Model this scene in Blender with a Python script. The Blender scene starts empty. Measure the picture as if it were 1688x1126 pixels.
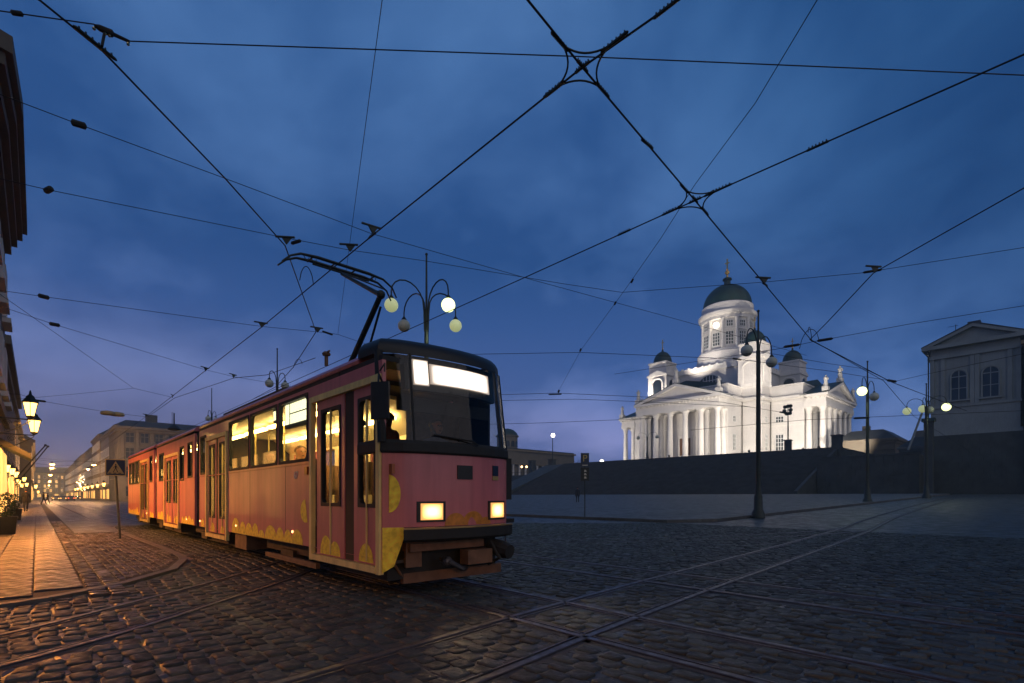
import bpy, math, random
from mathutils import Vector, Matrix
R = math.radians
random.seed(7)
S = bpy.context.scene
COL = S.collection

# ------------------------------------------------------------------ camera
CAM_H = 1.25
YAW = R(42.687)                       # angle between the street (west) and the view axis
cam = bpy.data.cameras.new('camera')
cam.sensor_width = 36.0
cam.lens = 36.0 * 850.0 / 1688.0
cam.shift_y = (818.0 - 563.0) / 1688.0
cam.clip_start = 0.05
cam.clip_end = 4000.0
camo = bpy.data.objects.new('camera', cam)
COL.objects.link(camo)
camo.location = (0, 0, CAM_H)
camo.rotation_euler = (R(90), 0, R(90) - YAW)
S.camera = camo

# ------------------------------------------------------------------ render settings
S.render.engine = 'CYCLES'
cy = S.cycles
cy.use_denoising = True
cy.max_bounces = 6; cy.diffuse_bounces = 2; cy.glossy_bounces = 3
cy.transmission_bounces = 4; cy.transparent_max_bounces = 12
cy.sample_clamp_indirect = 4.0
cy.caustics_reflective = False; cy.caustics_refractive = False
cy.use_light_tree = True
vs = S.view_settings
vs.view_transform = 'Standard'; vs.look = 'None'; vs.gamma = 1.0; vs.exposure = 0.0
vs.use_curve_mapping = False

# ------------------------------------------------------------------ sky: dusk, cloud veils, glow of the sunset in the west
W = bpy.data.worlds.new('World'); S.world = W; W.use_nodes = True
nt = W.node_tree; nt.nodes.clear()
def N(t, **kw):
    n = nt.nodes.new(t)
    for k, v in kw.items(): setattr(n, k, v)
    return n
def L(a, b): nt.links.new(a, b)
def M_(op, a, b=None, clamp=False):
    n = N('ShaderNodeMath', operation=op); n.use_clamp = clamp
    for i, v in enumerate((a, b)):
        if v is None: continue
        if isinstance(v, (int, float)): n.inputs[i].default_value = v
        else: L(v, n.inputs[i])
    return n.outputs[0]
tc = N('ShaderNodeTexCoord')
sep = N('ShaderNodeSeparateXYZ'); L(tc.outputs['Generated'], sep.inputs[0])
zc = M_('MAXIMUM', sep.outputs[2], 0.0)
ramp = N('ShaderNodeValToRGB'); L(zc, ramp.inputs[0])
cr = ramp.color_ramp
while len(cr.elements) < 6: cr.elements.new(0.5)
for e, (p, c) in zip(cr.elements, [(0.0, (.200, .205, .390)), (.09, (.190, .255, .590)), (.20, (.110, .200, .520)),
                                   (.40, (.042, .122, .345)), (.65, (.044, .134, .360)), (1.0, (.020, .074, .210))]):
    e.position = p; e.color = (*c, 1)
# clouds: noise on a flat layer overhead
den = M_('ADD', zc, 0.42)
dv = N('ShaderNodeVectorMath', operation='DIVIDE'); L(tc.outputs['Generated'], dv.inputs[0])
cb = N('ShaderNodeCombineXYZ'); L(den, cb.inputs[0]); L(den, cb.inputs[1]); L(den, cb.inputs[2]); L(cb.outputs[0], dv.inputs[1])
mp = N('ShaderNodeMapping'); L(dv.outputs[0], mp.inputs[0]); mp.inputs['Scale'].default_value = (1.0, 1.0, 1.2)
mp.inputs['Location'].default_value = (1.7, 5.2, 3.1)
n1 = N('ShaderNodeTexNoise'); L(mp.outputs[0], n1.inputs['Vector'])
n1.inputs['Scale'].default_value = 2.1; n1.inputs['Detail'].default_value = 6; n1.inputs['Roughness'].default_value = .54; n1.inputs['Distortion'].default_value = .2
cr2 = N('ShaderNodeValToRGB'); L(n1.outputs['Fac'], cr2.inputs[0])
cr2.color_ramp.elements[0].position = .39; cr2.color_ramp.elements[0].color = (.50, .64, .73, 1)
cr2.color_ramp.elements[1].position = .64; cr2.color_ramp.elements[1].color = (1.55, 1.30, 1.16, 1)
mul = N('ShaderNodeMixRGB', blend_type='MULTIPLY'); mul.inputs[0].default_value = 1
L(ramp.outputs[0], mul.inputs[1]); L(cr2.outputs[0], mul.inputs[2])
# after-sunset glow: low in the west the sky goes mauve; the east, away from the sun, is dimmer
west = M_('MULTIPLY', sep.outputs[0], -1.0)
wf = M_('MULTIPLY', M_('SUBTRACT', west, 0.55, True), 2.0, True)
low = M_('SUBTRACT', 1.0, M_('MULTIPLY', zc, 3.2), True)
gl = M_('MULTIPLY', M_('MULTIPLY', wf, low), .8)
mix = N('ShaderNodeMixRGB'); L(gl, mix.inputs[0]); L(mul.outputs[0], mix.inputs[1]); mix.inputs[2].default_value = (.165, .130, .215, 1)
east = M_('MULTIPLY', M_('ADD', sep.outputs[0], 0.50), 0.85, True)
dim = M_('SUBTRACT', 1.0, M_('MULTIPLY', east, 0.95), True)
dim = M_('MAXIMUM', dim, 0.24)
mul2 = N('ShaderNodeMixRGB', blend_type='MULTIPLY'); mul2.inputs[0].default_value = 1
L(mix.outputs[0], mul2.inputs[1]); cbd = N('ShaderNodeCombineColor'); L(M_('MULTIPLY', dim, dim), cbd.inputs[0]); L(dim, cbd.inputs[1]); L(M_('POWER', dim, .8), cbd.inputs[2]); L(cbd.outputs[0], mul2.inputs[2])
bg = N('ShaderNodeBackground'); L(mul2.outputs[0], bg.inputs['Color']); bg.inputs['Strength'].default_value = 1.0
wo = N('ShaderNodeOutputWorld'); L(bg.outputs[0], wo.inputs['Surface'])

# very soft, weak sun from the east, added as fill for the tram front
sun = bpy.data.lights.new('east_fill_sun', 'SUN'); sun.energy = 0.9; sun.angle = R(115); sun.color = (1.0, .90, .88)
suno = bpy.data.objects.new('east_fill_sun', sun); COL.objects.link(suno)
suno.rotation_euler = (R(74), 0, R(72))

# ------------------------------------------------------------------ survey helpers (photograph pixel -> point of the place)
cA, sA = math.cos(YAW), math.sin(YAW)
def pdir(px):
    u = (px - 844.0) / 850.0
    return -cA + sA * u, sA + cA * u
def at(px, py, t):
    x, y = pdir(px); return Vector((x * t, y * t, CAM_H + (818.0 - py) / 850.0 * t))
def on_z(px, py, z):
    return at(px, py, (z - CAM_H) * 850.0 / (818.0 - py))
def on_y(px, py, Y):
    return at(px, py, Y / pdir(px)[1])

# ------------------------------------------------------------------ materials
MATS = {}
def mat(name, col=(.5, .5, .5), rough=.6, metal=0.0, var=.18, vscale=3.0, bump=0.0, bscale=30.0, coat=0.0,
        emit=None, estr=0.0, rnd=0.0, rough_var=0.0, streak=0.0, spec=.5):
    if name in MATS: return MATS[name]
    m = bpy.data.materials.new(name); m.use_nodes = True
    n = m.node_tree.nodes; l = m.node_tree.links
    b = n['Principled BSDF']
    b.inputs['Roughness'].default_value = rough; b.inputs['Metallic'].default_value = metal
    b.inputs['Coat Weight'].default_value = coat; b.inputs['Coat Roughness'].default_value = .08
    b.inputs['Specular IOR Level'].default_value = spec
    t = n.new('ShaderNodeTexCoord')
    nz = n.new('ShaderNodeTexNoise'); nz.inputs['Scale'].default_value = vscale; nz.inputs['Detail'].default_value = 5
    l.new(t.outputs['Object'], nz.inputs['Vector'])
    mr = n.new('ShaderNodeMapRange'); mr.inputs['From Min'].default_value = .3; mr.inputs['From Max'].default_value = .7
    mr.inputs['To Min'].default_value = 1 - var; mr.inputs['To Max'].default_value = 1 + var
    l.new(nz.outputs['Fac'], mr.inputs['Value'])
    fac = mr.outputs[0]
    if streak:
        mps = n.new('ShaderNodeMapping'); mps.inputs['Scale'].default_value = (9, 9, .7)
        l.new(t.outputs['Object'], mps.inputs[0])
        ns = n.new('ShaderNodeTexNoise'); ns.inputs['Scale'].default_value = 1.0; ns.inputs['Detail'].default_value = 3
        l.new(mps.outputs[0], ns.inputs['Vector'])
        ms = n.new('ShaderNodeMapRange'); ms.inputs['From Min'].default_value = .35; ms.inputs['From Max'].default_value = .65
        ms.inputs['To Min'].default_value = 1 - streak; ms.inputs['To Max'].default_value = 1
        l.new(ns.outputs['Fac'], ms.inputs['Value'])
        mu = n.new('ShaderNodeMath'); mu.operation = 'MULTIPLY'; l.new(fac, mu.inputs[0]); l.new(ms.outputs[0], mu.inputs[1]); fac = mu.outputs[0]
    if rnd:
        g = n.new('ShaderNodeNewGeometry'); oi = n.new('ShaderNodeObjectInfo')
        ad = n.new('ShaderNodeMath'); ad.operation = 'ADD'; l.new(g.outputs['Random Per Island'], ad.inputs[0]); l.new(oi.outputs['Random'], ad.inputs[1])
        fr = n.new('ShaderNodeMath'); fr.operation = 'FRACT'; l.new(ad.outputs[0], fr.inputs[0])
        m2 = n.new('ShaderNodeMapRange'); m2.inputs['To Min'].default_value = 1 - rnd; m2.inputs['To Max'].default_value = 1 + rnd
        l.new(fr.outputs[0], m2.inputs['Value'])
        mu = n.new('ShaderNodeMath'); mu.operation = 'MULTIPLY'; l.new(fac, mu.inputs[0]); l.new(m2.outputs[0], mu.inputs[1]); fac = mu.outputs[0]
    vm = n.new('ShaderNodeVectorMath'); vm.operation = 'SCALE'; vm.inputs[0].default_value = col; l.new(fac, vm.inputs['Scale'])
    l.new(vm.outputs[0], b.inputs['Base Color'])
    if rough_var:
        rv = n.new('ShaderNodeMapRange'); rv.inputs['From Min'].default_value = .35; rv.inputs['From Max'].default_value = .65
        rv.inputs['To Min'].default_value = max(.05, rough - rough_var); rv.inputs['To Max'].default_value = min(1, rough + rough_var)
        nr = n.new('ShaderNodeTexNoise'); nr.inputs['Scale'].default_value = vscale * 1.7; nr.inputs['Detail'].default_value = 4
        l.new(t.outputs['Object'], nr.inputs['Vector']); l.new(nr.outputs['Fac'], rv.inputs['Value']); l.new(rv.outputs[0], b.inputs['Roughness'])
    if bump:
        nb = n.new('ShaderNodeTexNoise'); nb.inputs['Scale'].default_value = bscale; nb.inputs['Detail'].default_value = 4
        l.new(t.outputs['Object'], nb.inputs['Vector'])
        bp = n.new('ShaderNodeBump'); bp.inputs['Strength'].default_value = bump; bp.inputs['Distance'].default_value = .02
        l.new(nb.outputs['Fac'], bp.inputs['Height']); l.new(bp.outputs[0], b.inputs['Normal'])
    if emit:
        b.inputs['Emission Color'].default_value = (*emit, 1); b.inputs['Emission Strength'].default_value = estr
    MATS[name] = m
    return m

def glass_mat(name, tint=(.9, .95, .95), refl=.06):
    m = bpy.data.materials.new(name); m.use_nodes = True
    n = m.node_tree.nodes; l = m.node_tree.links; n.clear()
    o = n.new('ShaderNodeOutputMaterial'); tr = n.new('ShaderNodeBsdfTransparent'); tr.inputs[0].default_value = (*tint, 1)
    gl = n.new('ShaderNodeBsdfGlossy'); gl.inputs['Roughness'].default_value = .03
    fr = n.new('ShaderNodeLayerWeight'); fr.inputs['Blend'].default_value = .5
    pw = n.new('ShaderNodeMath'); pw.operation = 'POWER'; pw.inputs[1].default_value = 5.0; l.new(fr.outputs['Facing'], pw.inputs[0])
    ad = n.new('ShaderNodeMath'); ad.operation = 'MULTIPLY_ADD'; ad.inputs[1].default_value = 1 - refl; ad.inputs[2].default_value = refl; ad.use_clamp = True
    l.new(pw.outputs[0], ad.inputs[0])
    mx = n.new('ShaderNodeMixShader'); l.new(ad.outputs[0], mx.inputs[0]); l.new(tr.outputs[0], mx.inputs[1]); l.new(gl.outputs[0], mx.inputs[2])
    l.new(mx.outputs[0], o.inputs[0]); MATS[name] = m
    return m

M = dict(
    iron=mat('cast_iron_dark_green', (.018, .028, .024), .45, .3, .25, 6),
    wire=mat('blackened_copper_wire', (.012, .014, .016), .6, .2, .1, 6),
    black=mat('black_rubber', (.016, .019, .018), .7, 0, .15, 8),
    gloss_black=mat('black_enamel', (.012, .015, .014), .45, 0, .1, 8),
    pink=mat('pink_paint', (.66, .205, .215), .36, 0, .10, 1.6, coat=.25, streak=.14, bump=.05, bscale=2.5),
    pinkroof=mat('pink_roof_paint', (.50, .125, .125), .42, 0, .14, 2, coat=.2, streak=.2),
    yellow=mat('yellow_paint', (.95, .76, .28), .4, 0, .10, 4, streak=.18),
    lemon=mat('lemon_print', (1.0, .76, .07), .4, 0, .28, 14, coat=.3),
    chassis=mat('dusty_chassis', (.055, .045, .035), .8, 0, .4, 6),
    ochre=mat('brown_dusty_steel', (.17, .10, .058), .7, 0, .3, 5, bump=.2),
    cream=mat('cream_panel', (.72, .64, .46), .55, 0, .06, 3),
    tfloor=mat('tram_floor', (.30, .25, .17), .7, 0, .2, 5),
    seat=mat('seat_cloth', (.10, .07, .05), .9, 0, .3, 10),
    steel=mat('worn_steel', (.085, .09, .095), .45, .6, .3, 7, rough_var=.12),
    concrete=mat('rail_bed_concrete', (.040, .042, .041), .70, 0, .35, 6, bump=.4, bscale=25),
    cobble=mat('granite_cobble', (.040, .052, .047), .64, 0, .32, 5, bump=.45, bscale=26, rnd=.5, rough_var=.2, spec=.35),
    slab=mat('granite_slab', (.058, .049, .041), .52, 0, .36, 4, bump=.8, bscale=24, rnd=.4, rough_var=.22),
    kerb=mat('kerb_granite', (.075, .077, .073), .55, 0, .3, 4, bump=.3, rnd=.2),
    white=mat('lime_white_render', (.72, .69, .66), .75, 0, .07, .35, streak=.07),
    trim=mat('white_stone_trim', (.76, .73, .69), .7, 0, .06, .6),
    greendome=mat('dark_green_copper', (.010, .036, .028), .55, .1, .25, .5, streak=.25),
    roof=mat('green_sheet_roof', (.020, .048, .044), .5, .2, .25, .4, streak=.2),
    gold=mat('gilding', (.75, .45, .13), .28, .9, .12, 4),
    pane=mat('dark_window_pane', (.016, .022, .030), .12, 0, .3, 1.0),
    frame=mat('white_window_frame', (.70, .70, .68), .6, 0, .05, 3),
    granite=mat('dark_granite', (.040, .048, .046), .75, 0, .35, .6, bump=.3, bscale=3),
    zinc=mat('zinc_statue', (.62, .60, .56), .6, 0, .2, 3),
    stucco=mat('ochre_stucco', (.21, .17, .11), .8, 0, .14, .5, streak=.12),
    stucco2=mat('grey_stucco', (.165, .155, .135), .8, 0, .16, .5, streak=.12),
    stucco3=mat('pale_yellow_stucco', (.28, .21, .115), .8, 0, .14, .5, streak=.12),
    palace=mat('cool_grey_stucco', (.25, .28, .265), .8, 0, .12, .5, streak=.12),
    darkroof=mat('dark_sheet_roof', (.035, .038, .040), .5, .2, .3, .7),
    globe_off=mat('milk_glass_globe', (.46, .50, .42), .35, 0, .1, 3),
    globe_on=mat('lit_globe', (.9, .95, .7), .4, emit=(.93, 1.0, .42), estr=2.2, var=0),
    globe_dim=mat('glowing_globe', (.8, .85, .5), .4, emit=(.80, .88, .42), estr=.36, var=0),
    sodium=mat('lit_lantern_glass', (.9, .6, .2), .4, emit=(1.0, .55, .13), estr=5.5, var=0),
    sodium_far=mat('lit_street_lamp', (.9, .6, .2), .4, emit=(1.0, .55, .24), estr=6, var=0),
    shop=mat('lit_shop_window', (.6, .4, .2), .5, emit=(1.0, .50, .11), estr=1.5, var=.4, vscale=1.5),
    head=mat('lit_headlight', (.9, .8, .6), .3, emit=(1.0, .66, .28), estr=9, var=0),
    tail=mat('red_tail_light', (.6, .05, .03), .3, emit=(1.0, .10, .04), estr=5, var=0),
    amber=mat('amber_marker', (.7, .2, .03), .3, emit=(1.0, .35, .12), estr=6, var=0),
    amber_off=mat('amber_lens', (.45, .12, .02), .3),
    display=mat('lit_destination_display', (.9, .85, .8), .4, emit=(1.0, .86, .76), estr=7, var=0),
    display2=mat('lit_side_display', (.9, .85, .6), .4, emit=(1.0, .94, .62), estr=2.6, var=0),
    tube=mat('interior_tube_light', (.9, .8, .6), .4, emit=(1.0, .64, .21), estr=26, var=0),
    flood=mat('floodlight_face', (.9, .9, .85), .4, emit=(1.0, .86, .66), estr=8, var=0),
    skin=mat('skin', (.45, .25, .17), .5, 0, .1, 10),
    cloth=mat('dark_coat', (.018, .022, .028), .9, 0, .3, 8),
    cloth2=mat('blue_uniform', (.03, .04, .07), .9, 0, .2, 8),
    hair=mat('dark_hair', (.02, .014, .010), .6, 0, .3, 20),
    signblue=mat('blue_sign_face', (.014, .026, .055), .4),
    signwhite=mat('white_sign_face', (.55, .52, .42), .5),
    signyellow=mat('yellow_sign_face', (.42, .33, .12), .5),
    lettering=mat('pale_lettering', (.90, .80, .62), .5),
    bark=mat('bark', (.04, .035, .03), .9, 0, .3, 3),
    cabinet=mat('grey_cabinet', (.11, .12, .12), .5, .2, .15, 5),
    carpaint=mat('dark_car_paint', (.03, .03, .035), .25, .3, .1, 3, coat=.6),
    plate=mat('pale_lamp_housing', (.50, .40, .20), .5),
)
def soft_panel(name, col, hot, edge, mode):
    """lamp lens or lit panel: brightest in the middle, falling off to the rim of the reflector"""
    m = mat(name, col, .35, var=0); n = m.node_tree.nodes; l = m.node_tree.links; b = n['Principled BSDF']
    t = n.new('ShaderNodeTexCoord'); sp = n.new('ShaderNodeSeparateXYZ'); l.new(t.outputs['Generated'], sp.inputs[0])
    def mth(op, a, bb=None, c=None):
        q = n.new('ShaderNodeMath'); q.operation = op
        for i, v in enumerate((a, bb, c)):
            if v is None: continue
            if isinstance(v, (int, float)): q.inputs[i].default_value = v
            else: l.new(v, q.inputs[i])
        return q.outputs[0]
    fs = []
    for k in (1, 2):
        d = mth('ABSOLUTE', mth('MULTIPLY_ADD', sp.outputs[k], 2.0, -1.0)); fs.append(mth('SUBTRACT', 1.0, mth('POWER', d, mode)))
    f = mth('MAXIMUM', mth('MULTIPLY', fs[0], fs[1]), 0.0)
    l.new(mth('MULTIPLY_ADD', mth('POWER', f, 1.6), hot, edge), b.inputs['Emission Strength']); b.inputs['Emission Color'].default_value = (*col, 1)
    return m
M['head'] = soft_panel('headlight_lens', (1.0, .47, .13), 8.0, .9, 2.2)
M['display'] = soft_panel('destination_panel', (1.0, .80, .68), 4.0, .35, 7.0)
glass = glass_mat('tram_glass', (.86, .88, .84), .05)
lampglass = M['sodium']

# ground: setts beyond the modelled ones
def sett_mat(name, col, scale, rough):
    m = mat(name, col, rough, 0, .25, 1.2, rough_var=.12)
    n = m.node_tree.nodes; l = m.node_tree.links; b = n['Principled BSDF']
    t = n.new('ShaderNodeTexCoord'); mp = n.new('ShaderNodeMapping'); mp.inputs['Scale'].default_value = (scale, scale * 1.35, 1)
    l.new(t.outputs['Object'], mp.inputs[0])
    v = n.new('ShaderNodeTexVoronoi'); v.feature = 'DISTANCE_TO_EDGE'; v.inputs['Scale'].default_value = 1.0; v.inputs['Randomness'].default_value = .7
    l.new(mp.outputs[0], v.inputs['Vector'])
    mr = n.new('ShaderNodeMapRange'); mr.inputs['From Max'].default_value = .12; l.new(v.outputs['Distance'], mr.inputs['Value'])
    bp = n.new('ShaderNodeBump'); bp.inputs['Strength'].default_value = .7; bp.inputs['Distance'].default_value = .02
    l.new(mr.outputs[0], bp.inputs['Height']); l.new(bp.outputs[0], b.inputs['Normal'])
    return m
M['setts'] = sett_mat('setts_far', (.038, .048, .044), 4.2, .5)
M['paving'] = sett_mat('square_paving', (.082, .098, .094), 5.5, .62)
M['mortar'] = mat('dark_joint_sand', (.020, .021, .020), .75, 0, .3, 6, bump=.4)

# ------------------------------------------------------------------ mesh builder
class MB:
    def __init__(s): s.v = []; s.f = []
    def add(s, vs, fs):
        o = len(s.v); s.v += [Vector(v) for v in vs]; s.f += [[i + o for i in f] for f in fs]; return s
    def box(s, a, b):
        x0, y0, z0 = [min(p, q) for p, q in zip(a, b)]; x1, y1, z1 = [max(p, q) for p, q in zip(a, b)]
        return s.add([(x0,y0,z0),(x1,y0,z0),(x1,y1,z0),(x0,y1,z0),(x0,y0,z1),(x1,y0,z1),(x1,y1,z1),(x0,y1,z1)],
                     [(0,3,2,1),(4,5,6,7),(0,1,5,4),(1,2,6,5),(2,3,7,6),(3,0,4,7)])
    def boxc(s, c, h):
        return s.box([c[i] - h[i] for i in range(3)], [c[i] + h[i] for i in range(3)])
    def tube(s, pts, r, n=8, cap=True):
        pts = [Vector(p) for p in pts]; rr = r if isinstance(r, (list, tuple)) else [r] * len(pts)
        rings = []; prev = None
        for i, p in enumerate(pts):
            d = (pts[min(i + 1, len(pts) - 1)] - pts[max(i - 1, 0)])
            d = d.normalized() if d.length > 1e-9 else Vector((0, 0, 1))
            up = prev if prev is not None else (Vector((0, 0, 1)) if abs(d.z) < .9 else Vector((1, 0, 0)))
            a = (up - d * up.dot(d)).normalized(); b = d.cross(a); prev = a
            rings.append([p + (a * math.cos(2*math.pi*k/n) + b * math.sin(2*math.pi*k/n)) * rr[i] for k in range(n)])
        vs = [v for g in rings for v in g]; fs = []
        for i in range(len(pts) - 1):
            for k in range(n): fs.append((i*n+k, i*n+(k+1) % n, (i+1)*n+(k+1) % n, (i+1)*n+k))
        if cap: fs.append(list(range(n))[::-1]); fs.append([(len(pts)-1)*n+k for k in range(n)])
        return s.add(vs, fs)
    def lathe(s, c, prof, n=16, a0=0.0):
        c = Vector(c); vs = []; fs = []
        for r, z in prof:
            for k in range(n):
                a = 2*math.pi*k/n + a0; vs.append(c + Vector((r*math.cos(a), r*math.sin(a), z)))
        for i in range(len(prof) - 1):
            for k in range(n): fs.append((i*n+k, i*n+(k+1) % n, (i+1)*n+(k+1) % n, (i+1)*n+k))
        fs.append(list(range(n))[::-1]); fs.append([(len(prof)-1)*n+k for k in range(n)])
        return s.add(vs, fs)
    def ball(s, c, r, n=14, m=8, sq=(1, 1, 1)):
        c = Vector(c); vs = []; fs = []
        for i in range(m + 1):
            th = math.pi * i / m; rr = max(math.sin(th), .02)
            for k in range(n):
                a = 2*math.pi*k/n; vs.append(c + Vector((r*rr*math.cos(a)*sq[0], r*rr*math.sin(a)*sq[1], -r*math.cos(th)*sq[2])))
        for i in range(m):
            for k in range(n): fs.append((i*n+k, i*n+(k+1) % n, (i+1)*n+(k+1) % n, (i+1)*n+k))
        return s.add(vs, fs)
    def prism(s, poly, ext):
        """poly: 3-D points, extruded by the vector ext"""
        poly = [Vector(p) for p in poly]; e = Vector(ext); n = len(poly)
        return s.add(poly + [p + e for p in poly], [list(range(n))[::-1], list(range(n, 2*n))] + [(i, (i+1) % n, n+(i+1) % n, n+i) for i in range(n)])
    def loft(s, rings, closed=True, caps=True):
        n = len(rings[0]); vs = [v for r in rings for v in r]; fs = []
        for i in range(len(rings) - 1):
            for k in range(n if closed else n - 1): fs.append((i*n+k, i*n+(k+1) % n, (i+1)*n+(k+1) % n, (i+1)*n+k))
        if caps and closed: fs.append(list(range(n))[::-1]); fs.append([(len(rings)-1)*n+k for k in range(n)])
        return s.add(vs, fs)
    def build(s, name, m, parent=None, smooth=False, origin=None, kind=None):
        off = Vector((0, 0, 0))
        if parent is not None: off = wloc(parent)
        elif origin is not None: off = Vector(origin)
        me = bpy.data.meshes.new(name); me.from_pydata([v - off for v in s.v], [], s.f); me.update()
        if m is not None: me.materials.append(m)
        if smooth:
            for p in me.polygons: p.use_smooth = True
            try: me.set_sharp_from_angle(angle=R(38))
            except Exception: pass
        o = bpy.data.objects.new(name, me); COL.objects.link(o)
        if parent is not None: o.parent = parent
        elif origin is not None: o.location = origin
        if kind: o['kind'] = kind
        return o
def wloc(o):
    v = Vector(o.location); p = o.parent
    while p is not None: v += Vector(p.location); p = p.parent
    return v
def thing(name, label, cat, loc=(0, 0, 0), group=None, rz=0):
    o = bpy.data.objects.new(name, None); COL.objects.link(o); o.location = loc; o.empty_display_size = .2
    o['label'] = label; o['category'] = cat
    if group: o['group'] = group
    return o
def tag(o, label, cat, group=None):
    o['label'] = label; o['category'] = cat
    if group: o['group'] = group
    return o
def inst(name, me, loc, parent, scale=(1, 1, 1), rz=0):
    o = bpy.data.objects.new(name, me); COL.objects.link(o); o.parent = parent
    o.location = Vector(loc) - wloc(parent); o.scale = scale; o.rotation_euler = (0, 0, rz); return o
def copy_tree(o, parent=None):
    c = o.copy(); COL.objects.link(c); c.parent = parent
    for ch in list(o.children): copy_tree(ch, c)
    return c
def text(body, size, loc, rot, m, parent, name='lettering', ext=.002):
    cu = bpy.data.curves.new(name, 'FONT'); cu.body = body; cu.size = size; cu.extrude = ext; cu.align_x = 'CENTER'; cu.align_y = 'CENTER'
    tmp = bpy.data.objects.new(name, cu); COL.objects.link(tmp); bpy.context.view_layer.update()
    me = bpy.data.meshes.new_from_object(tmp.evaluated_get(bpy.context.evaluated_depsgraph_get())); bpy.data.objects.remove(tmp); bpy.data.curves.remove(cu)
    me.materials.clear(); me.materials.append(m); o = bpy.data.objects.new(name, me); COL.objects.link(o); o.parent = parent
    o.location = Vector(loc) - wloc(parent); o.rotation_euler = rot; return o
def point(name, loc, energy, color, parent, size=.1):
    l = bpy.data.lights.new(name, 'POINT'); l.energy = energy; l.color = color; l.shadow_soft_size = size
    o = bpy.data.objects.new(name, l); COL.objects.link(o); o.parent = parent; o.location = Vector(loc) - wloc(parent); return o
def spot(name, loc, target, energy, color, angle, blend, parent, size=.5):
    l = bpy.data.lights.new(name, 'SPOT'); l.energy = energy; l.color = color; l.spot_size = R(angle); l.spot_blend = blend; l.shadow_soft_size = size
    o = bpy.data.objects.new(name, l); COL.objects.link(o)
    o.parent = parent; o.location = Vector(loc) - wloc(parent)
    o.rotation_euler = (Vector(target) - Vector(loc)).to_track_quat('-Z', 'Y').to_euler(); return o
def gh(x, y):
    """height of the street north of the crossing: it climbs gently"""
    return max(0.0, .0206 * (y - 22.0)) if y < 97 else 1.545
def resample(pts, step):
    pts = [Vector((p[0], p[1], 0)) for p in pts]; out = []
    # Catmull-Rom
    P = [pts[0] * 2 - pts[1]] + pts + [pts[-1] * 2 - pts[-2]]
    for i in range(1, len(P) - 2):
        n = max(1, int((P[i+1] - P[i]).length / step))
        for k in range(n):
            t = k / n; a, b, c, d = P[i-1], P[i], P[i+1], P[i+2]
            out.append(.5 * ((2*b) + (c - a)*t + (2*a - 5*b + 4*c - d)*t*t + (3*b - a - 3*c + d)*t**3))
    out.append(pts[-1]); return out
def offset(pts, d):
    out = []
    for i, p in enumerate(pts):
        t = (pts[min(i+1, len(pts)-1)] - pts[max(i-1, 0)]).normalized()
        out.append(p + Vector((-t.y, t.x, 0)) * d)
    return out

# ================================================================== GROUND
def sheet(name, pts, faces, m, kind='structure'):
    mb = MB(); mb.add(pts, faces); o = mb.build(name, m); o['kind'] = kind; return o
road = sheet('road', [(-1500, -1500, -.010), (1500, -1500, -.010), (1500, 1500, -.010), (-1500, 1500, -.010)], [(0, 1, 2, 3)], M['setts'])

# the street climbing north along the square
sy = [22 + i * 3 for i in range(26)]
pv = []; pf = []
for i, y in enumerate(sy):
    pv += [(-11.4, y, gh(0, y) - .02), (60, y, gh(0, y) - .02)]
    if i: pf.append((2*i-2, 2*i-1, 2*i+1, 2*i))
sheet('side_street', pv, pf, M['setts'])

# ---------------------------------------------------------------- tram tracks set into the paving
tracks = [
    ('E', [(9, 4.03), (-3, 4.07), (-8, 4.15), (-15, 4.21), (-60, 4.25), (-230, 4.4)]),
    ('W', [(9, 7.0), (-4, 7.05), (-20, 7.12), (-60, 7.2), (-230, 7.3)]),
    ('N', [(-2.3, -6), (-3.1, 1.3), (-3.42, 3.57), (-3.78, 6.6), (-4.15, 10.3), (-4.62, 14.8), (-5.3, 21), (-6.6, 34), (-8.2, 60), (-10, 92)]),
    ('C', [(-4.2, -3.2), (-5.9, -.25), (-7.2, 1.25), (-8.75, 2.8), (-11.3, 4.75), (-14.5, 6.2), (-18.5, 7.0), (-24, 7.13)]),
    ('D', [(-5.45, 22.5), (-6.2, 18.2), (-7.9, 13.6), (-10.2, 10.2), (-13.2, 8.2), (-17, 7.3), (-23, 7.13)]),
]
rail_pts = {}
def rail_hash(p): return (int(math.floor(p.x)), int(math.floor(p.y)))
for tn, cl in tracks:
    c = resample(cl, .35 if tn in 'CD' else .8)
    tr = thing('tram_track', '', '', (0, 0, 0)); del tr['label']; del tr['category']; tr['kind'] = 'structure'
    for sd in (-1, 1):
        rl = offset(c, sd * .5)
        for p, q in zip(rl, rl[1:]):
            n = max(1, int((q - p).length / .12))
            for k in range(n):
                w = p.lerp(q, k / n)
                if w.x > -40 and w.y < 40: rail_pts.setdefault(rail_hash(w), []).append((w.x, w.y))
        prof = [(-.036, -.02), (-.036, .004), (-.03, .009), (.026, .009), (.032, .002), (.034, -.028), (.070, -.028), (.072, .003), (.090, .003), (.092, -.02)]
        rings = []
        for i, p in enumerate(rl):
            t = (rl[min(i+1, len(rl)-1)] - rl[max(i-1, 0)]).normalized(); nn = Vector((-t.y, t.x, 0)) * (-sd)
            rings.append([p + nn * a + Vector((0, 0, z + gh(p.x, p.y))) for a, z in prof])
        mb = MB(); mb.loft(rings, closed=True, caps=True); mb.build('rail', M['steel'], tr)
        rings = []
        for i, p in enumerate(rl):
            t = (rl[min(i+1, len(rl)-1)] - rl[max(i-1, 0)]).normalized(); nn = Vector((-t.y, t.x, 0)) * (-sd); g = gh(p.x, p.y)
            rings.append([p + nn * -  .10 + Vector((0, 0, -.006 + g)), p + nn * .15 + Vector((0, 0, -.006 + g))])
        mb = MB(); mb.loft(rings, closed=False); mb.build('rail_bed', M['concrete'], tr)
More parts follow.
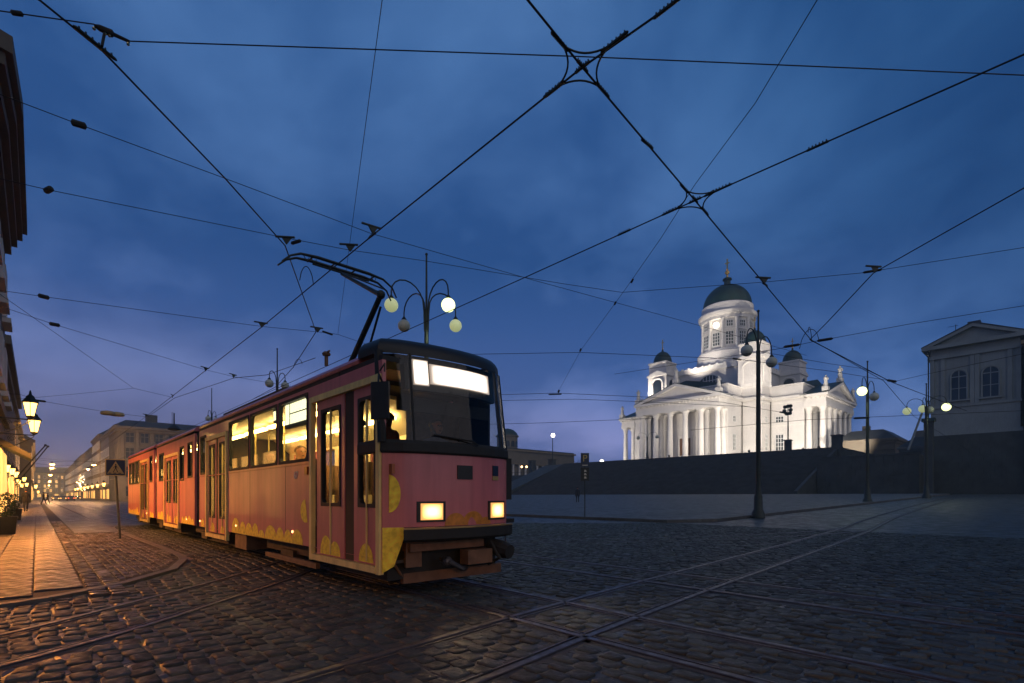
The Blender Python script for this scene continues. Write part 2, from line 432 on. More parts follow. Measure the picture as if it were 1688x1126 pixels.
def near_rail(x, y, d):
    cx_, cy_ = int(math.floor(x)), int(math.floor(y))
    for i in (-1, 0, 1):
        for j in (-1, 0, 1):
            for a, b in rail_pts.get((cx_+i, cy_+j), ()):
                if (a-x)**2 + (b-y)**2 < d*d: return True
    return False

# ---------------------------------------------------------------- pavement on the near corner, south side of the street
kerb_line = resample([(-230, 2.7), (-82, 2.45), (-40, 2.25), (-25, 2.17), (-14, 2.28), (-11.6, 2.16), (-10.2, 1.75), (-9.0, .95), (-8.3, .15), (-7.95, -.7), (-7.7, -2.2), (-7.4, -6), (-6.8, -14)], .9)
PZ = .04
poly = [(p.x, p.y) for p in kerb_line]
sw = MB()
vs_ = []; fs_ = []
for i, p in enumerate(kerb_line):
    y_in = min(p.y - .14, p.y - .14)
    t = (kerb_line[min(i+1, len(kerb_line)-1)] - kerb_line[max(i-1, 0)]).normalized()
    q = p + Vector((t.y, -t.x, 0)) * .14
    vs_ += [(q.x, q.y, PZ - .02), (min(q.x, -20.0) if q.y < 2 and q.x > -20 else q.x, -16, PZ - .02)]
    if i: fs_.append((2*i-2, 2*i-1, 2*i+1, 2*i))
sw.add(vs_, fs_)
sidewalk = sw.build('sidewalk', M['mortar']); sidewalk['kind'] = 'structure'
def on_sidewalk(x, y):
    if x < -14: return y < 2.25
    best = None
    ins = False; pts = poly + [(-6.8, -40), (-230, -40)]
    j = len(pts) - 1
    for i in range(len(pts)):
        xi, yi = pts[i]; xj, yj = pts[j]
        if (yi > y) != (yj > y) and x < (xj - xi) * (y - yi) / (yj - yi) + xi: ins = not ins
        j = i
    return ins
# kerbstones
for i in range(len(kerb_line) - 1):
    p, q = kerb_line[i], kerb_line[i+1]
    if p.x < -60 : continue
    t = (q - p).normalized(); n = Vector((t.y, -t.x, 0)); g = t * .006
    o = Vector((0, 0, PZ - .004 + random.uniform(-.004, .004)))
    a, b = p + g, q - g
    mb = MB(); z0 = Vector((0, 0, -.03))
    mb.add([a + z0, b + z0, b + n*.15 + z0, a + n*.15 + z0, a + n*.012 + o, b + n*.012 + o, b + n*.145 + o, a + n*.145 + o],
           [(0,3,2,1),(4,5,6,7),(0,1,5,4),(1,2,6,5),(2,3,7,6),(3,0,4,7)])
    mb.build('kerbstone', M['kerb'], sidewalk)
# paving slabs south of the gutter strip
def slab_mesh(w, d):
    mb = MB(); mb.loft([[Vector((-w, -d, -.02)), Vector((w, -d, -.02)), Vector((w, d, -.02)), Vector((-w, d, -.02))],
                        [Vector((-w, -d, 0)), Vector((w, -d, 0)), Vector((w, d, 0)), Vector((-w, d, 0))],
                        [Vector((-w+.012, -d+.012, .008)), Vector((w-.012, -d+.012, .008)), Vector((w-.012, d-.012, .008)), Vector((-w+.012, d-.012, .008))]])
    me = bpy.data.meshes.new('paving_slab'); me.from_pydata(mb.v, [], mb.f); me.materials.append(M['slab']); return me
sm = slab_mesh(.394, .244)
row = 0; y = .22
while y > -1.1:
    x = -8.6 - (.4 if row % 2 else 0)
    while x > -42:
        if on_sidewalk(x + .4, y - .3):
            o = inst('paving_slab', sm, (x, y, PZ - .004 + random.uniform(-.003, .003)), sidewalk)
            o.rotation_euler = (random.uniform(-.006, .006), random.uniform(-.006, .006), 0)
        x -= .8
    y -= .5; row += 1
far_slabs = MB(); far_slabs.box((-230, -1.0, PZ - .02), (-42.0, .47, PZ)); far_slabs.build('far_paving', M['slab'], sidewalk)

# ---------------------------------------------------------------- cobbles
def cobble_shape(hx, hy):
    n = 8; ring = []
    for sx, sy_ in ((1, 1), (-1, 1), (-1, -1), (1, -1)):
        f, g = random.uniform(.58, .86), random.uniform(.55, .86); e1, e2 = random.uniform(.93, 1.03), random.uniform(.93, 1.03)
        c1, c2 = (sx*e1*hx, sy_*g*hy), (sx*f*hx, sy_*e2*hy)
        ring += [c1, c2] if sx*sy_ > 0 else [c2, c1]
    lean = (random.uniform(-.005, .005), random.uniform(-.005, .005)); rings = []
    for f, z in ((1.0, -.032), (.985, -.005), (.90, .003), (.6, .0045)):
        rings.append([Vector((x*f, y*f, z + (lean[0]*x/hx + lean[1]*y/hy)*(z > -.02))) for x, y in ring])
    mb = MB(); mb.loft(rings, caps=False)
    mb.f.append(list(range(3*n, 4*n)))
    return mb
shapes = [cobble_shape(.101, .078) for _ in range(14)]
cobble_mesh = []
for sh in shapes:
    me = bpy.data.meshes.new('cobble'); me.from_pydata(sh.v, [], sh.f); me.materials.append(M['cobble'])
    for p in me.polygons: p.use_smooth = True
    cobble_mesh.append(me)
cand = []
y = -2.5; r_ = 0
while y < 21.5:
    x = 3.0 + (r_ % 2) * .105
    while x > -27:
        xx = x + random.uniform(-.035, .035); yy = y + random.uniform(-.02, .02)
        # the rows bend a little across the crossing
        yy += .10 * math.sin(xx * .35) + .05 * math.sin(xx * 1.1 + 1); xx += .06 * math.sin(yy * .8)
        t = xx * -cA + yy * sA; lat = xx * sA + yy * cA
        if 3.0 < t < 24 and abs(lat) < t * 1.04 and not near_rail(xx, yy, .125) and not (-60 < xx and on_sidewalk(xx - .05, yy - .02)):
            if not (xx > -11.6 and False): cand.append((t, xx, yy))
        x -= .211
    y += .165; r_ += 1
cand.sort()
near = [c for c in cand if c[0] > 3.38 and abs(c[1]*sA + c[2]*cA) < c[0] * .985][:298]
nset = set(near)
for t, x, y_ in near:
    o = inst('cobble', random.choice(cobble_mesh), (x, y_, random.uniform(-.005, .005)), road, (random.uniform(.82, 1.06), random.uniform(.84, 1.06), 1), random.choice((0, math.pi)) + random.uniform(-.16, .16))
rest = MB()
for c in cand:
    if c in nset: continue
    sh = random.choice(shapes); sx = random.uniform(.82, 1.06) * random.choice((1, -1)); k = 1 if sx > 0 else -1
    sy_ = random.uniform(.84, 1.06) * k; z = random.uniform(-.005, .005); o = len(rest.v)
    rest.v += [Vector((v.x*sx + c[1], v.y*sy_ + c[2], v.z + z)) for v in sh.v]
    rest.f += [[i + o for i in f] for f in sh.f]
rb = rest.build('cobblestones', M['cobble'], road, kind='stuff')
for p in rb.data.polygons: p.use_smooth = True
# gutter strip of two sett rows and the finer setts beside it on the pavement
gs = MB()
small = [cobble_shape(.098, .094) for _ in range(8)]
x = -8.3
while x > -34:
    for k in range(2):
        sh = random.choice(small); o = len(gs.v); dx = random.uniform(-.01, .01)
        gs.v += [Vector((v.x + x + dx + k*.09, v.y + .585 + k*.2, v.z + PZ - .012)) for v in sh.v]; gs.f += [[i + o for i in f] for f in sh.f]
    x -= .205
mini = [cobble_shape(.066, .048) for _ in range(8)]
yy = .93; r_ = 0
while yy < 2.1:
    x = -8.9 - (r_ % 2) * .07
    while x > -22:
        if on_sidewalk(x + .2, yy + .18):
            sh = random.choice(mini); o = len(gs.v); z = random.uniform(-.004, .004)
            gs.v += [Vector((v.x + x, v.y + yy, v.z + PZ - .012 + z)) for v in sh.v]; gs.f += [[i + o for i in f] for f in sh.f]
        x -= .140
    yy += .104; r_ += 1
g = gs.build('pavement_setts', M['slab'], sidewalk, kind='stuff')
fs2 = MB(); fs2.box((-230, .93, PZ - .02), (-22.1, 2.06, PZ - .004)); fs2.build('far_setts', M['setts'], sidewalk)

# ---------------------------------------------------------------- the square: paved, one kerb above the street, rising to the steps
ys = [22.0 + i * 2.5 for i in range(30)]
pv = []; pf = []
for i, y in enumerate(ys):
    z = .13 + .0206 * (y - 22)
    pv += [(-160, y, z), (-12.9 if i == 0 else -11.55, y + (0 if i else 0), z)]
    if i: pf.append((2*i-2, 2*i-1, 2*i+1, 2*i))
square = sheet('square', pv, pf, M['paving'])
def kerb_run(a, b, n, parent):
    a, b = Vector(a), Vector(b)
    for k in range(n):
        p, q = a.lerp(b, k / n), a.lerp(b, (k + 1) / n); d = (q - p).normalized(); nn = Vector((-d.y, d.x, 0)) * .15; g = d * .008
        mb = MB(); p, q = p + g, q - g; dn = Vector((0, 0, -.2))
        mb.prism([p + dn, q + dn, q + nn + dn, p + nn + dn], (0, 0, .2 + random.uniform(.004, .012))); mb.build('kerbstone', M['kerb'], parent)
kerb_run((-12.9, 21.98, .13), (-60, 21.98, .13), 40, square)
kerb_run((-11.5, 24.0, .16), (-11.5, 94, 1.60), 56, square)
kerb_run((-12.9, 21.98, .13), (-11.5, 24.0, .16), 3, square)

# ---------------------------------------------------------------- terrace, grand steps
TZ = 11.1
ter = MB()
ter.box((-104.5, 118, 0), (-31.3, 270, TZ))
ter.box((-140, 121, 0), (-104.6, 270, 8.4))
terrace = ter.build('terrace', M['granite']); terrace['kind'] = 'structure'
st = MB(); n = 46; y0, y1, z0 = 95.0, 118.0, 1.5
prof = [(y0, 0.0)]
for k in range(n):
    z = z0 + (TZ - z0) * (k + 1) / n; prof += [(y0 + (y1 - y0) * k / n, z - (TZ - z0) / n if k else .9), (y0 + (y1 - y0) * k / n, z)]
prof += [(y1 - .01, TZ), (y1 - .01, 0)]
vs_ = [(x, p[0], p[1]) for x in (-104.5, -32.0) for p in prof]; k = len(prof)
st.add(vs_, [(i, i+1, k+i+1, k+i) for i in range(k - 1)] + [list(range(k)), list(range(k, 2*k))[::-1]])
steps = st.build('grand_steps', M['granite']); steps['kind'] = 'structure'
# cheek walls beside the steps
for nm, xa, xb, za, lab in (('cheek_wall', -31.95, -31.4, 11.3, 'dark granite block wall closing the right-hand end of the wide church steps'), ('cheek_wall', -112, -104.6, 10.9, 'dark granite block wall closing the far west end of the wide church steps')):
    mb = MB(); mb.prism([(xa, 94.6, 0), (xa, 94.6, 2.1), (xa, 118, za - .15), (xa, 120.5, za - .15), (xa, 120.5, 0)], (xb - xa, 0, 0)); w_ = thing(nm, lab, 'wall', ((xa+xb)/2, 96, 1.5)); mb.build('wall_body', M['granite'], w_)
    mb = MB(); mb.prism([(xa - .15, 94.5, 2.11), (xa - .15, 118, za - .14), (xa - .15, 120.6, za - .14), (xa - .15, 120.6, za + .06), (xa - .15, 117.9, za + .06), (xa - .15, 94.5, 2.31)], (xb - xa + .3, 0, 0)); mb.build('coping', M['granite'], w_) if xa < -50 else None
# piers on the terrace edge
for px, t_top, wdt, Y, lab in ((1299, 725, 1.15, 117.2, 'dark square stone pier at the head of the steps, carrying the many-headed lamp mast'),
                              (1380, 717, 1.6, 117.6, 'dark stone pier at the right-hand end of the terrace edge'),
                              (910, 757, 1.7, 119, 'dark stone pier on the terrace edge under the brightly burning pole lamp'),
                              (877, 759, 1.7, 119, 'dark stone pier where the west balustrade meets the steps')):
    p = on_y(px, t_top, Y); t_ = thing('stone_pier', lab, 'pier', (p.x, p.y, TZ - .3))
    mb = MB(); mb.box((p.x - wdt/2, Y - wdt/2, 8.0), (p.x + wdt/2, Y + wdt/2, p.z - .25)); mb.build('shaft', M['granite'], t_)
    mb = MB(); mb.box((p.x - wdt/2 - .12, Y - wdt/2 - .12, p.z - .246), (p.x + wdt/2 + .12, Y + wdt/2 + .12, p.z)); mb.build('cap', M['granite'], t_)
# railing on the lower west terrace
rl = thing('iron_railing', 'low dark iron railing on the terrace wall in front of the columned yellow building', 'railing', (-126, 121.4, 8.4))
mb = MB(); mb.tube([(-139, 121.4, 9.4), (-119.5, 121.4, 9.4)], .06, 6); mb.build('top_rail', M['iron'], rl)
for k in range(14):
    x = -139 + k * 1.5; mb = MB(); mb.tube([(x, 121.4, 8.4), (x, 121.4, 9.55)], .05, 6); mb.build('baluster', M['iron'], rl)
# retaining wall running on to the right of the steps
rw = thing('retaining_wall', 'long dark granite retaining wall between the church steps and the gabled building', 'wall', (-24, 104, 1.5))
mb = MB(); mb.box((-31.2, 104, 0), (-16.5, 118, 8.0)); mb.build('wall_body', M['granite'], rw)
mb = MB(); mb.box((-31.2, 103.8, 8.004), (-16.4, 104.7, 8.3)); mb.build('coping', M['granite'], rw)
for i in range(6):
    for j in range(11):
        if random.random() < .06: continue
        x = -31.1 + j * 1.33 + (i % 2) * .6; x2 = min(x + 1.29, -16.6)
        if x2 - x < .3: continue
        mb = MB(); mb.box((x, 103.93 - random.uniform(0, .05), 1.6 + i*1.06), (x2, 104.05, 1.6 + i*1.06 + 1.02)); mb.build('stone_block', M['granite'], rw)

# ================================================================== CATHEDRAL
CX, CY = -76.9, 167.5
cath = thing('cathedral', 'floodlit white cathedral with green domes on its terrace above the square', 'church', (CX, CY, TZ))
def rot(k, x, y, z):
    for _ in range(k % 4): x, y = -y, x
    return Vector((CX + x, CY + y, z))
def rbox(mb, k, a, b): return mb.box(rot(k, *a), rot(k, *b))
# body
mb = MB()
mb.box((CX-12.6, CY-27.2, TZ-.5), (CX+12.6, CY+27.2, 28.60)); mb.box((CX-27.19, CY-12.61, TZ-.52), (CX+27.19, CY+12.61, 28.59)); mb.box((CX-18.3, CY-18.3, TZ-.54), (CX+18.3, CY+18.3, 28.58))
wall = mb.build('wall', M['white'], cath)
mb = MB()
for i, (hx, hy) in enumerate(((12.6, 27.2), (27.2, 12.6), (18.3, 18.3))):
    e = i * .006
    mb.box((CX-hx-.25, CY-hy-.25, 27.4+e), (CX+hx+.25, CY+hy+.25, 28.0-e)); mb.box((CX-hx-.75, CY-hy-.75, 28.55+e), (CX+hx+.75, CY+hy+.75, 29.3-e))
mb.build('cornice', M['trim'], cath)
mb = MB()
for i, (hx, hy) in enumerate(((12.5, 26.9), (26.9, 12.5), (18.1, 18.1))):
    e = i * .02; mb.box((CX-hx, CY-hy, 29.2+e), (CX+hx, CY+hy, 32.2+e)); mb.box((CX-hx-.22, CY-hy-.22, 32.24+e), (CX+hx+.22, CY+hy+.22, 32.6+e*2))
mb.build('attic', M['white'], cath)
# string course and plinth
mb = MB()
for i, (hx, hy) in enumerate(((12.6, 27.2), (27.2, 12.6), (18.3, 18.3))):
    e = i * .006; mb.box((CX-hx-.12, CY-hy-.12, 21.0+e), (CX+hx+.12, CY+hy+.12, 21.35-e)); mb.box((CX-hx-.2, CY-hy-.2, TZ-.3+e), (CX+hx+.2, CY+hy+.2, 13.2-e))
mb.build('string_course', M['trim'], cath)
# central block, drum
mb = MB(); mb.box((CX-12, CY-12, 32.3), (CX+12, CY+12, 40.6)); mb.build('central_block', M['white'], cath)
mb = MB(); mb.box((CX-12.5, CY-12.5, 40.6), (CX+12.5, CY+12.5, 41.3)); mb.build('block_cornice', M['trim'], cath)
mb = MB()
for k in range(4):
    for s_ in range(-5, 6): rbox(mb, k, (s_*2.35-.35, -12.3, 41.3), (s_*2.35+.35, -11.7, 42.6))
    rbox(mb, k, (-11.9, -12.15, 41.31), (11.9, -11.85, 42.3))
mb.build('balustrade', M['trim'], cath)
drum = MB(); drum.lathe((CX, CY, 0), [(10.3, 41.2), (10.3, 42.6), (9.9, 43.0), (9.3, 46.2), (9.3, 47.3), (8.9, 47.6), (8.8, 48.0), (7.7, 48.2), (7.7, 57.6), (8.3, 57.8), (8.35, 58.7), (8.75, 59.0), (9.0, 59.6), (9.0, 60.1), (8.1, 60.3), (7.95, 62.9), (7.6, 63.2)], 48)
dr = drum.build('drum', M['white'], cath, smooth=True)
dome = MB(); dome.lathe((CX, CY, 0), [(7.62, 63.2)] + [(7.5*math.cos(a)+.02, 63.25 + 7.5*math.sin(a)) for a in [R(i*7.5) for i in range(12)]] + [(1.25, 70.7), (1.05, 71.2), (1.0, 72.2), (1.45, 72.5), (1.4, 72.9), (.5, 73.4)], 48)
dm = dome.build('dome', M['greendome'], cath, smooth=True)
mb = MB(); mb.lathe((CX, CY, 0), [(.45, 73.3), (.25, 74.1), (.3, 74.3)], 10); mb.ball((CX, CY, 75.0), .75, 12, 8); mb.lathe((CX, CY, 0), [(.2, 75.6), (.4, 76.0), (.15, 76.3)], 10)
mb.boxc((CX, CY, 77.8), (.17, .17, 1.7)); mb.boxc((CX, CY, 78.1), (.75, .1, .17)); mb.build('cross', M['gold'], dm)
for k in range(12):
    th = R(-90 + 30*k); c_, s_ = math.cos(th), math.sin(th); tv = Vector((-s_, c_, 0)); ov = Vector((c_, s_, 0)); cc = Vector((CX, CY, 0))
    if c_ * .42 + s_ * -.9 < -.35: continue
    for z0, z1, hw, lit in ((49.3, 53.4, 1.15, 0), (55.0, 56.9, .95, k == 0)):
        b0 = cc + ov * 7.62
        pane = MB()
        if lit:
            pane.ball(b0 + ov * .15 + Vector((0, 0, (z0+z1)/2)), .85, 14, 8); pane.build('glare_ball', M['flood'], dr); continue  # glowing ball added for the glare spot on the drum, in place of a pane
        pane.prism([b0 + tv*hw + Vector((0,0,z0)), b0 - tv*hw + Vector((0,0,z0)), b0 - tv*hw + Vector((0,0,z1)), b0 + tv*hw + Vector((0,0,z1))], ov * .12)
        w = pane.build('window', M['pane'], dr)
        fr = MB(); b1 = b0 + ov * .10
        for q in (-1, -.33, .33, 1): fr.prism([b1 + tv*(hw*q - .08) + Vector((0,0,z0)), b1 + tv*(hw*q + .08) + Vector((0,0,z0)), b1 + tv*(hw*q + .08) + Vector((0,0,z1)), b1 + tv*(hw*q - .08) + Vector((0,0,z1))], ov * .13)
        nb = 4 if z1 - z0 > 3 else 2
        for q in range(nb + 1):
            z = z0 + (z1 - z0) * q / nb; fr.prism([b1 - tv*hw + Vector((0,0,z-.07)), b1 + tv*hw + Vector((0,0,z-.07)), b1 + tv*hw + Vector((0,0,z+.07)), b1 - tv*hw + Vector((0,0,z+.07))], ov * .12)
        fr.build('glazing_bar', M['frame'], w)
    # sill ledge between the two storeys, pilaster pair and capital
    p = cc + ov * 7.7; mb = MB(); mb.prism([p - tv*1.5 + Vector((0,0,54.0)), p + tv*1.5 + Vector((0,0,54.0)), p + tv*1.5 + Vector((0,0,54.3)), p - tv*1.5 + Vector((0,0,54.3))], ov * .35)
    mb.prism([p - tv*1.5 + Vector((0,0,53.6)), p + tv*1.5 + Vector((0,0,53.6)), p + tv*1.5 + Vector((0,0,53.75)), p - tv*1.5 + Vector((0,0,53.75))], ov * .2); mb.build('window_hood', M['trim'], dr)
    th2 = th + R(15); pc = Vector((CX + 7.95*math.cos(th2), CY + 7.95*math.sin(th2), 0))
    mb = MB(); mb.lathe(pc, [(.62, 48.0), (.62, 48.4), (.48, 48.6), (.43, 56.4), (.42, 56.6), (.65, 57.4), (.7, 57.75)], 10); mb.build('column', M['trim'], dr, smooth=True)
# lunettes on the central block
for k in (0, 1, 3):
    pts = [rot(k, 4.3*math.cos(R(a)), -12.06, 35.4 + 3.9*math.sin(R(a))) for a in range(0, 181, 12)]
    o_ = rot(k, 0, -.14, 0) - rot(k, 0, 0, 0)
    mb = MB(); mb.prism(pts, o_); w = mb.build('lunette_window', M['pane'], cath)
    fr = MB()
    for i in range(len(pts) - 1): fr.tube([pts[i] + o_*1.4, pts[i+1] + o_*1.4], .22, 5)
    for x in (-3.2, -2.1, -1.0, 0, 1.0, 2.1, 3.2):
        z = 35.4 + 3.9 * math.sqrt(max(0, 1 - (x/4.3)**2)); rbox(fr, k, (x-.07, -12.34, 35.4), (x+.07, -12.2, z))
    for z in (36.4, 37.5): 
        h = 4.3 * math.sqrt(1 - ((z-35.4)/3.9)**2); rbox(fr, k, (-h, -12.33, z-.07), (h, -12.21, z+.07))
    fr.build('glazing_bar', M['frame'], w)
# porticoes
colm = MB(); colm.box((-1.0, -1.0, 0), (1.0, 1.0, .35)); colm.lathe((0, 0, 0), [(.98, .35), (.98, .6), (.84, .75), (.80, 1.0), (.80, 4.5), (.69, 11.7), (.66, 12.0), (.78, 12.1), (.72, 12.4), (.95, 13.0), (1.1, 13.35)], 14); colm.box((-1.02, -1.02, 13.35), (1.02, 1.02, 13.62))
colme = bpy.data.meshes.new('column'); colme.from_pydata(colm.v, [], colm.f); colme.materials.append(M['trim'])
for p in colme.polygons: p.use_smooth = True
try: colme.set_sharp_from_angle(angle=R(35))
except Exception: pass
def statue_mb(p, h):
    mb = MB(); p = Vector(p); mb.box((p.x-.75, p.y-.75, p.z-.6), (p.x+.75, p.y+.75, p.z+.5)); z = p.z + .5
    mb.lathe((p.x, p.y, z), [(.55*h/3, 0), (.52*h/3, .3*h), (.38*h/3, .5*h), (.5*h/3, .66*h), (.58*h/3, .76*h), (.4*h/3, .84*h), (.16*h/3, .87*h)], 10)
    mb.ball((p.x, p.y, z + .93*h), .24*h/3, 8, 6, (1, 1, 1.2)); mb.tube([(p.x+.45*h/3, p.y-.1, z+.78*h), (p.x+.62*h/3, p.y-.35*h/3, z+.6*h), (p.x+.35*h/3, p.y-.6*h/3, z+.66*h)], [.17*h/3, .14*h/3, .1*h/3], 6)
    return mb
for k, nm in ((0, 'south'), (1, 'east'), (3, 'west')):
    po = thing('portico', '', '', (0, 0, 0)); del po['label']; del po['category']; po.parent = cath; po.location = rot(k, 0, -30, TZ) - wloc(cath)
    mb = MB(); rbox(mb, k, (-12.95, -32.7, 25.65), (12.95, -27.25, 26.7)); rbox(mb, k, (-12.85, -32.6, 26.7), (12.85, -27.25, 28.22)); mb.build('entablature', M['trim'], po)
    mb = MB(); rbox(mb, k, (-13.7, -33.3, 28.3), (13.7, -27.9, 28.9)); rbox(mb, k, (-13.2, -32.9, 28.1), (13.2, -28.0, 28.3)); mb.build('cornice', M['trim'], po)
    mb = MB()
    for i in range(25): rbox(mb, k, (-13.1 + i*1.075, -33.1, 27.75), (-12.7 + i*1.075, -32.62, 28.1))
    for i in range(5):
        for s_ in (-1, 1): rbox(mb, k, (s_*12.9, -32.4 + i*1.075, 27.75), (s_*13.3, -32.0 + i*1.075, 28.1))
    mb.build('dentils', M['trim'], po, kind='stuff')
    mb = MB(); e = rot(k, 0, 1, 0) - rot(k, 0, 0, 0)
    mb.prism([rot(k, -12.6, -32.2, 28.9), rot(k, 12.6, -32.2, 28.9), rot(k, 0, -32.2, 33.1)], e * 1.0); mb.build('tympanum', M['white'], po)
    mb = MB()
    for s_ in (-1, 1): mb.prism([rot(k, s_*13.75, -33.3, 28.9), rot(k, 0, -33.3, 33.55), rot(k, 0, -33.3, 32.75), rot(k, s_*11.4, -33.3, 28.9)], e * 1.2)
    mb.build('raking_cornice', M['trim'], po)
    mb = MB()
    mb.prism([rot(k, -13.75, -33.35, 29.0), rot(k, 0, -33.35, 33.75), rot(k, 13.75, -33.35, 29.0), rot(k, 13.7, -33.35, 28.9), rot(k, 0, -33.35, 33.57), rot(k, -13.7, -33.35, 28.9)], e * 7.0)
    mb.prism([rot(k, -12.4, -26.8, 32.62), rot(k, 0, -26.8, 35.3), rot(k, 12.4, -26.8, 32.62)], e * 14.7); mb.build('roof', M['roof'], po)
    mb = MB(); rbox(mb, k, (-13.6, -33.6, TZ-.3), (13.6, -27.2, 12.0)); rbox(mb, k, (-14.2, -34.4, TZ-.31), (14.2, -27.2, 11.5)); mb.build('stylobate', M['granite'], po)
    for x in (-11.85, -7.1, -2.37, 2.37, 7.1, 11.85): inst('column', colme, rot(k, x, -31.6, 12.0), po)
    for x in (-11.85, 11.85, -7.1, 7.1): inst('column', colme, rot(k, x, -28.2, 12.0), po)
    mb = MB(); rbox(mb, k, (-1.7, -27.35, 12.0), (1.7, -27.15, 18.2)); d_ = mb.build('door', mat('church_door_wood', (.16, .075, .03), .6), po)
    mb = MB(); 
    for s_ in (-1, 1): rbox(mb, k, (s_*1.75, -27.5, 12.0), (s_*2.2, -27.1, 18.4))
    rbox(mb, k, (-2.4, -27.55, 18.4), (2.4, -27.1, 19.1)); mb.build('door_case', M['trim'], d_)
    for j, (x, z, h) in enumerate(((0, 33.6, 3.4), (-12.6, 29.4, 3.1), (12.6, 29.4, 3.1))):
        p = rot(k, x, -32.5, z + .6); sh = ('on the pediment peak of the', 'on the left end of the pediment, on the', 'on the right end of the pediment, on the')[j]
        sd = {'south': 'front portico', 'east': 'right side portico', 'west': 'far-side portico'}[nm]
        o = statue_mb(p, h).build('statue', M['zinc'], None, smooth=True, origin=tuple(p)); tag(o, 'robed statue %s %s' % (sh, sd), 'statue', 'statues on the church roof')
# towers with little domes
for sx, sy_ in ((1, -1), (-1, -1), (1, 1)):
    c = Vector((CX + sx*14.9, CY + sy_*14.9, 0)); tw = MB(); h = 3.35
    tw.box((c.x-h, c.y-h, 32.2), (c.x+h, c.y+h, 41.0)); t_ = tw.build('tower', M['white'], cath)
    mb = MB(); mb.box((c.x-h-.3, c.y-h-.3, 40.4), (c.x+h+.3, c.y+h+.3, 40.9)); mb.box((c.x-h-.15, c.y-h-.15, 32.6), (c.x+h+.15, c.y+h+.15, 33.4))
    for ax in (0, 1):
        for s_ in (-1, 1):
            def q(u, o, z): return Vector((c.x+u, c.y+s_*o, z)) if ax else Vector((c.x+s_*o, c.y+u, z))
            ev = q(0, h + .32, 0) - q(0, h - .2, 0)
            mb.prism([q(-h-.3, h-.2, 40.9), q(h+.3, h-.2, 40.9), q(0, h-.2, 42.3)], ev)
            # arch surround
            for w in (-2.1, 2.1): mb.add(*[([q(w-.28, h-.05, 33.4), q(w+.28, h-.05, 33.4), q(w+.28, h+.12, 33.4), q(w-.28, h+.12, 33.4), q(w-.28, h-.05, 38.0), q(w+.28, h-.05, 38.0), q(w+.28, h+.12, 38.0), q(w-.28, h+.12, 38.0)], [(0,3,2,1),(4,5,6,7),(0,1,5,4),(1,2,6,5),(2,3,7,6),(3,0,4,7)])][0])
            ap = [q(2.1*math.cos(R(a)), h+.06, 38.0 + 1.6*math.sin(R(a))) for a in range(0, 181, 15)]
            mb.tube(ap, .24, 5)
    mb.build('tower_trim', M['trim'], t_)
    mb = MB(); mb.box((c.x-3.1, c.y-3.1, 41.0), (c.x+3.1, c.y+3.1, 45.0)); mb.box((c.x-3.35, c.y-3.35, 44.6), (c.x+3.35, c.y+3.35, 45.1)); mb.build('upper_stage', M['white'], t_)
    mb = MB(); mb.lathe((c.x, c.y, 0), [(3.05, 45.1)] + [(3.0*math.cos(R(a)), 45.2 + 3.9*math.sin(R(a))) for a in range(0, 85, 10)] + [(.3, 49.3), (.25, 49.8)], 24); td = mb.build('tower_dome', M['greendome'], t_, smooth=True)
    mb = MB(); mb.ball((c.x, c.y, 50.0), .32, 8, 6); mb.boxc((c.x, c.y, 51.6), (.1, .1, 1.5)); mb.boxc((c.x, c.y, 52.1), (.55, .08, .1)); mb.build('tower_cross', M['gold'], t_)
    # belfry openings
    for s_, ax in ((-1, 1), (1, 0)):
        if (sx, sy_) == (1, -1): continue
        def q(u, o, z): return Vector((c.x+u, c.y+s_*o, z)) if ax else Vector((c.x+s_*o, c.y+u, z))
        mb = MB(); mb.prism([q(-1.5, h-.02, 34), q(1.5, h-.02, 34), q(1.5, h-.02, 38)] + [q(1.5*math.cos(R(a)), h-.02, 38+1.2*math.sin(R(a))) for a in range(15, 166, 15)] + [q(-1.5, h-.02, 38)], q(0, h+.05, 0) - q(0, h, 0)); mb.build('belfry_opening', M['pane'], t_)
# windows in the walls
def wall_window(parent, c, tv, ov, w, z0, z1, cols, rows, m=None):
    mb = MB(); c = Vector(c); mb.prism([c - tv*w/2 + Vector((0,0,z0)), c + tv*w/2 + Vector((0,0,z0)), c + tv*w/2 + Vector((0,0,z1)), c - tv*w/2 + Vector((0,0,z1))], ov*.05)
    win = mb.build('window', m or M['pane'], parent); fr = MB(); b1 = c + ov*.04
    for i in range(cols + 1):
        x = -w/2 + w*i/cols; fr.prism([b1 + tv*(x-.09) + Vector((0,0,z0)), b1 + tv*(x+.09) + Vector((0,0,z0)), b1 + tv*(x+.09) + Vector((0,0,z1)), b1 + tv*(x-.09) + Vector((0,0,z1))], ov*.12)
    for i in range(rows + 1):
        z = z0 + (z1-z0)*i/rows; fr.prism([b1 - tv*w/2 + Vector((0,0,z-.08)), b1 + tv*w/2 + Vector((0,0,z-.08)), b1 + tv*w/2 + Vector((0,0,z+.08)), b1 - tv*w/2 + Vector((0,0,z+.08))], ov*.11)
    fr.build('window_frame', M['frame'], win); return win
XX, YY = Vector((1, 0, 0)), Vector((0, 1, 0))
for z0, z1, r_ in ((14.2, 18.7, 4), (22.2, 23.8, 2)):
    wall_window(wall, (-56.0, CY-12.62, 0), XX, -YY, 2.1, z0, z1, 3, r_)
    wall_window(wall, (CX-21, CY-12.62, 0), XX, -YY, 2.1, z0, z1, 3, r_)
    wall_window(wall, (CX+12.62, CY-23.3, 0), YY, XX, 1.6, z0, z1, 2, r_)
    wall_window(wall, (CX+18.32, CY-15.6, 0), YY, XX, 1.4, z0, z1, 2, r_)
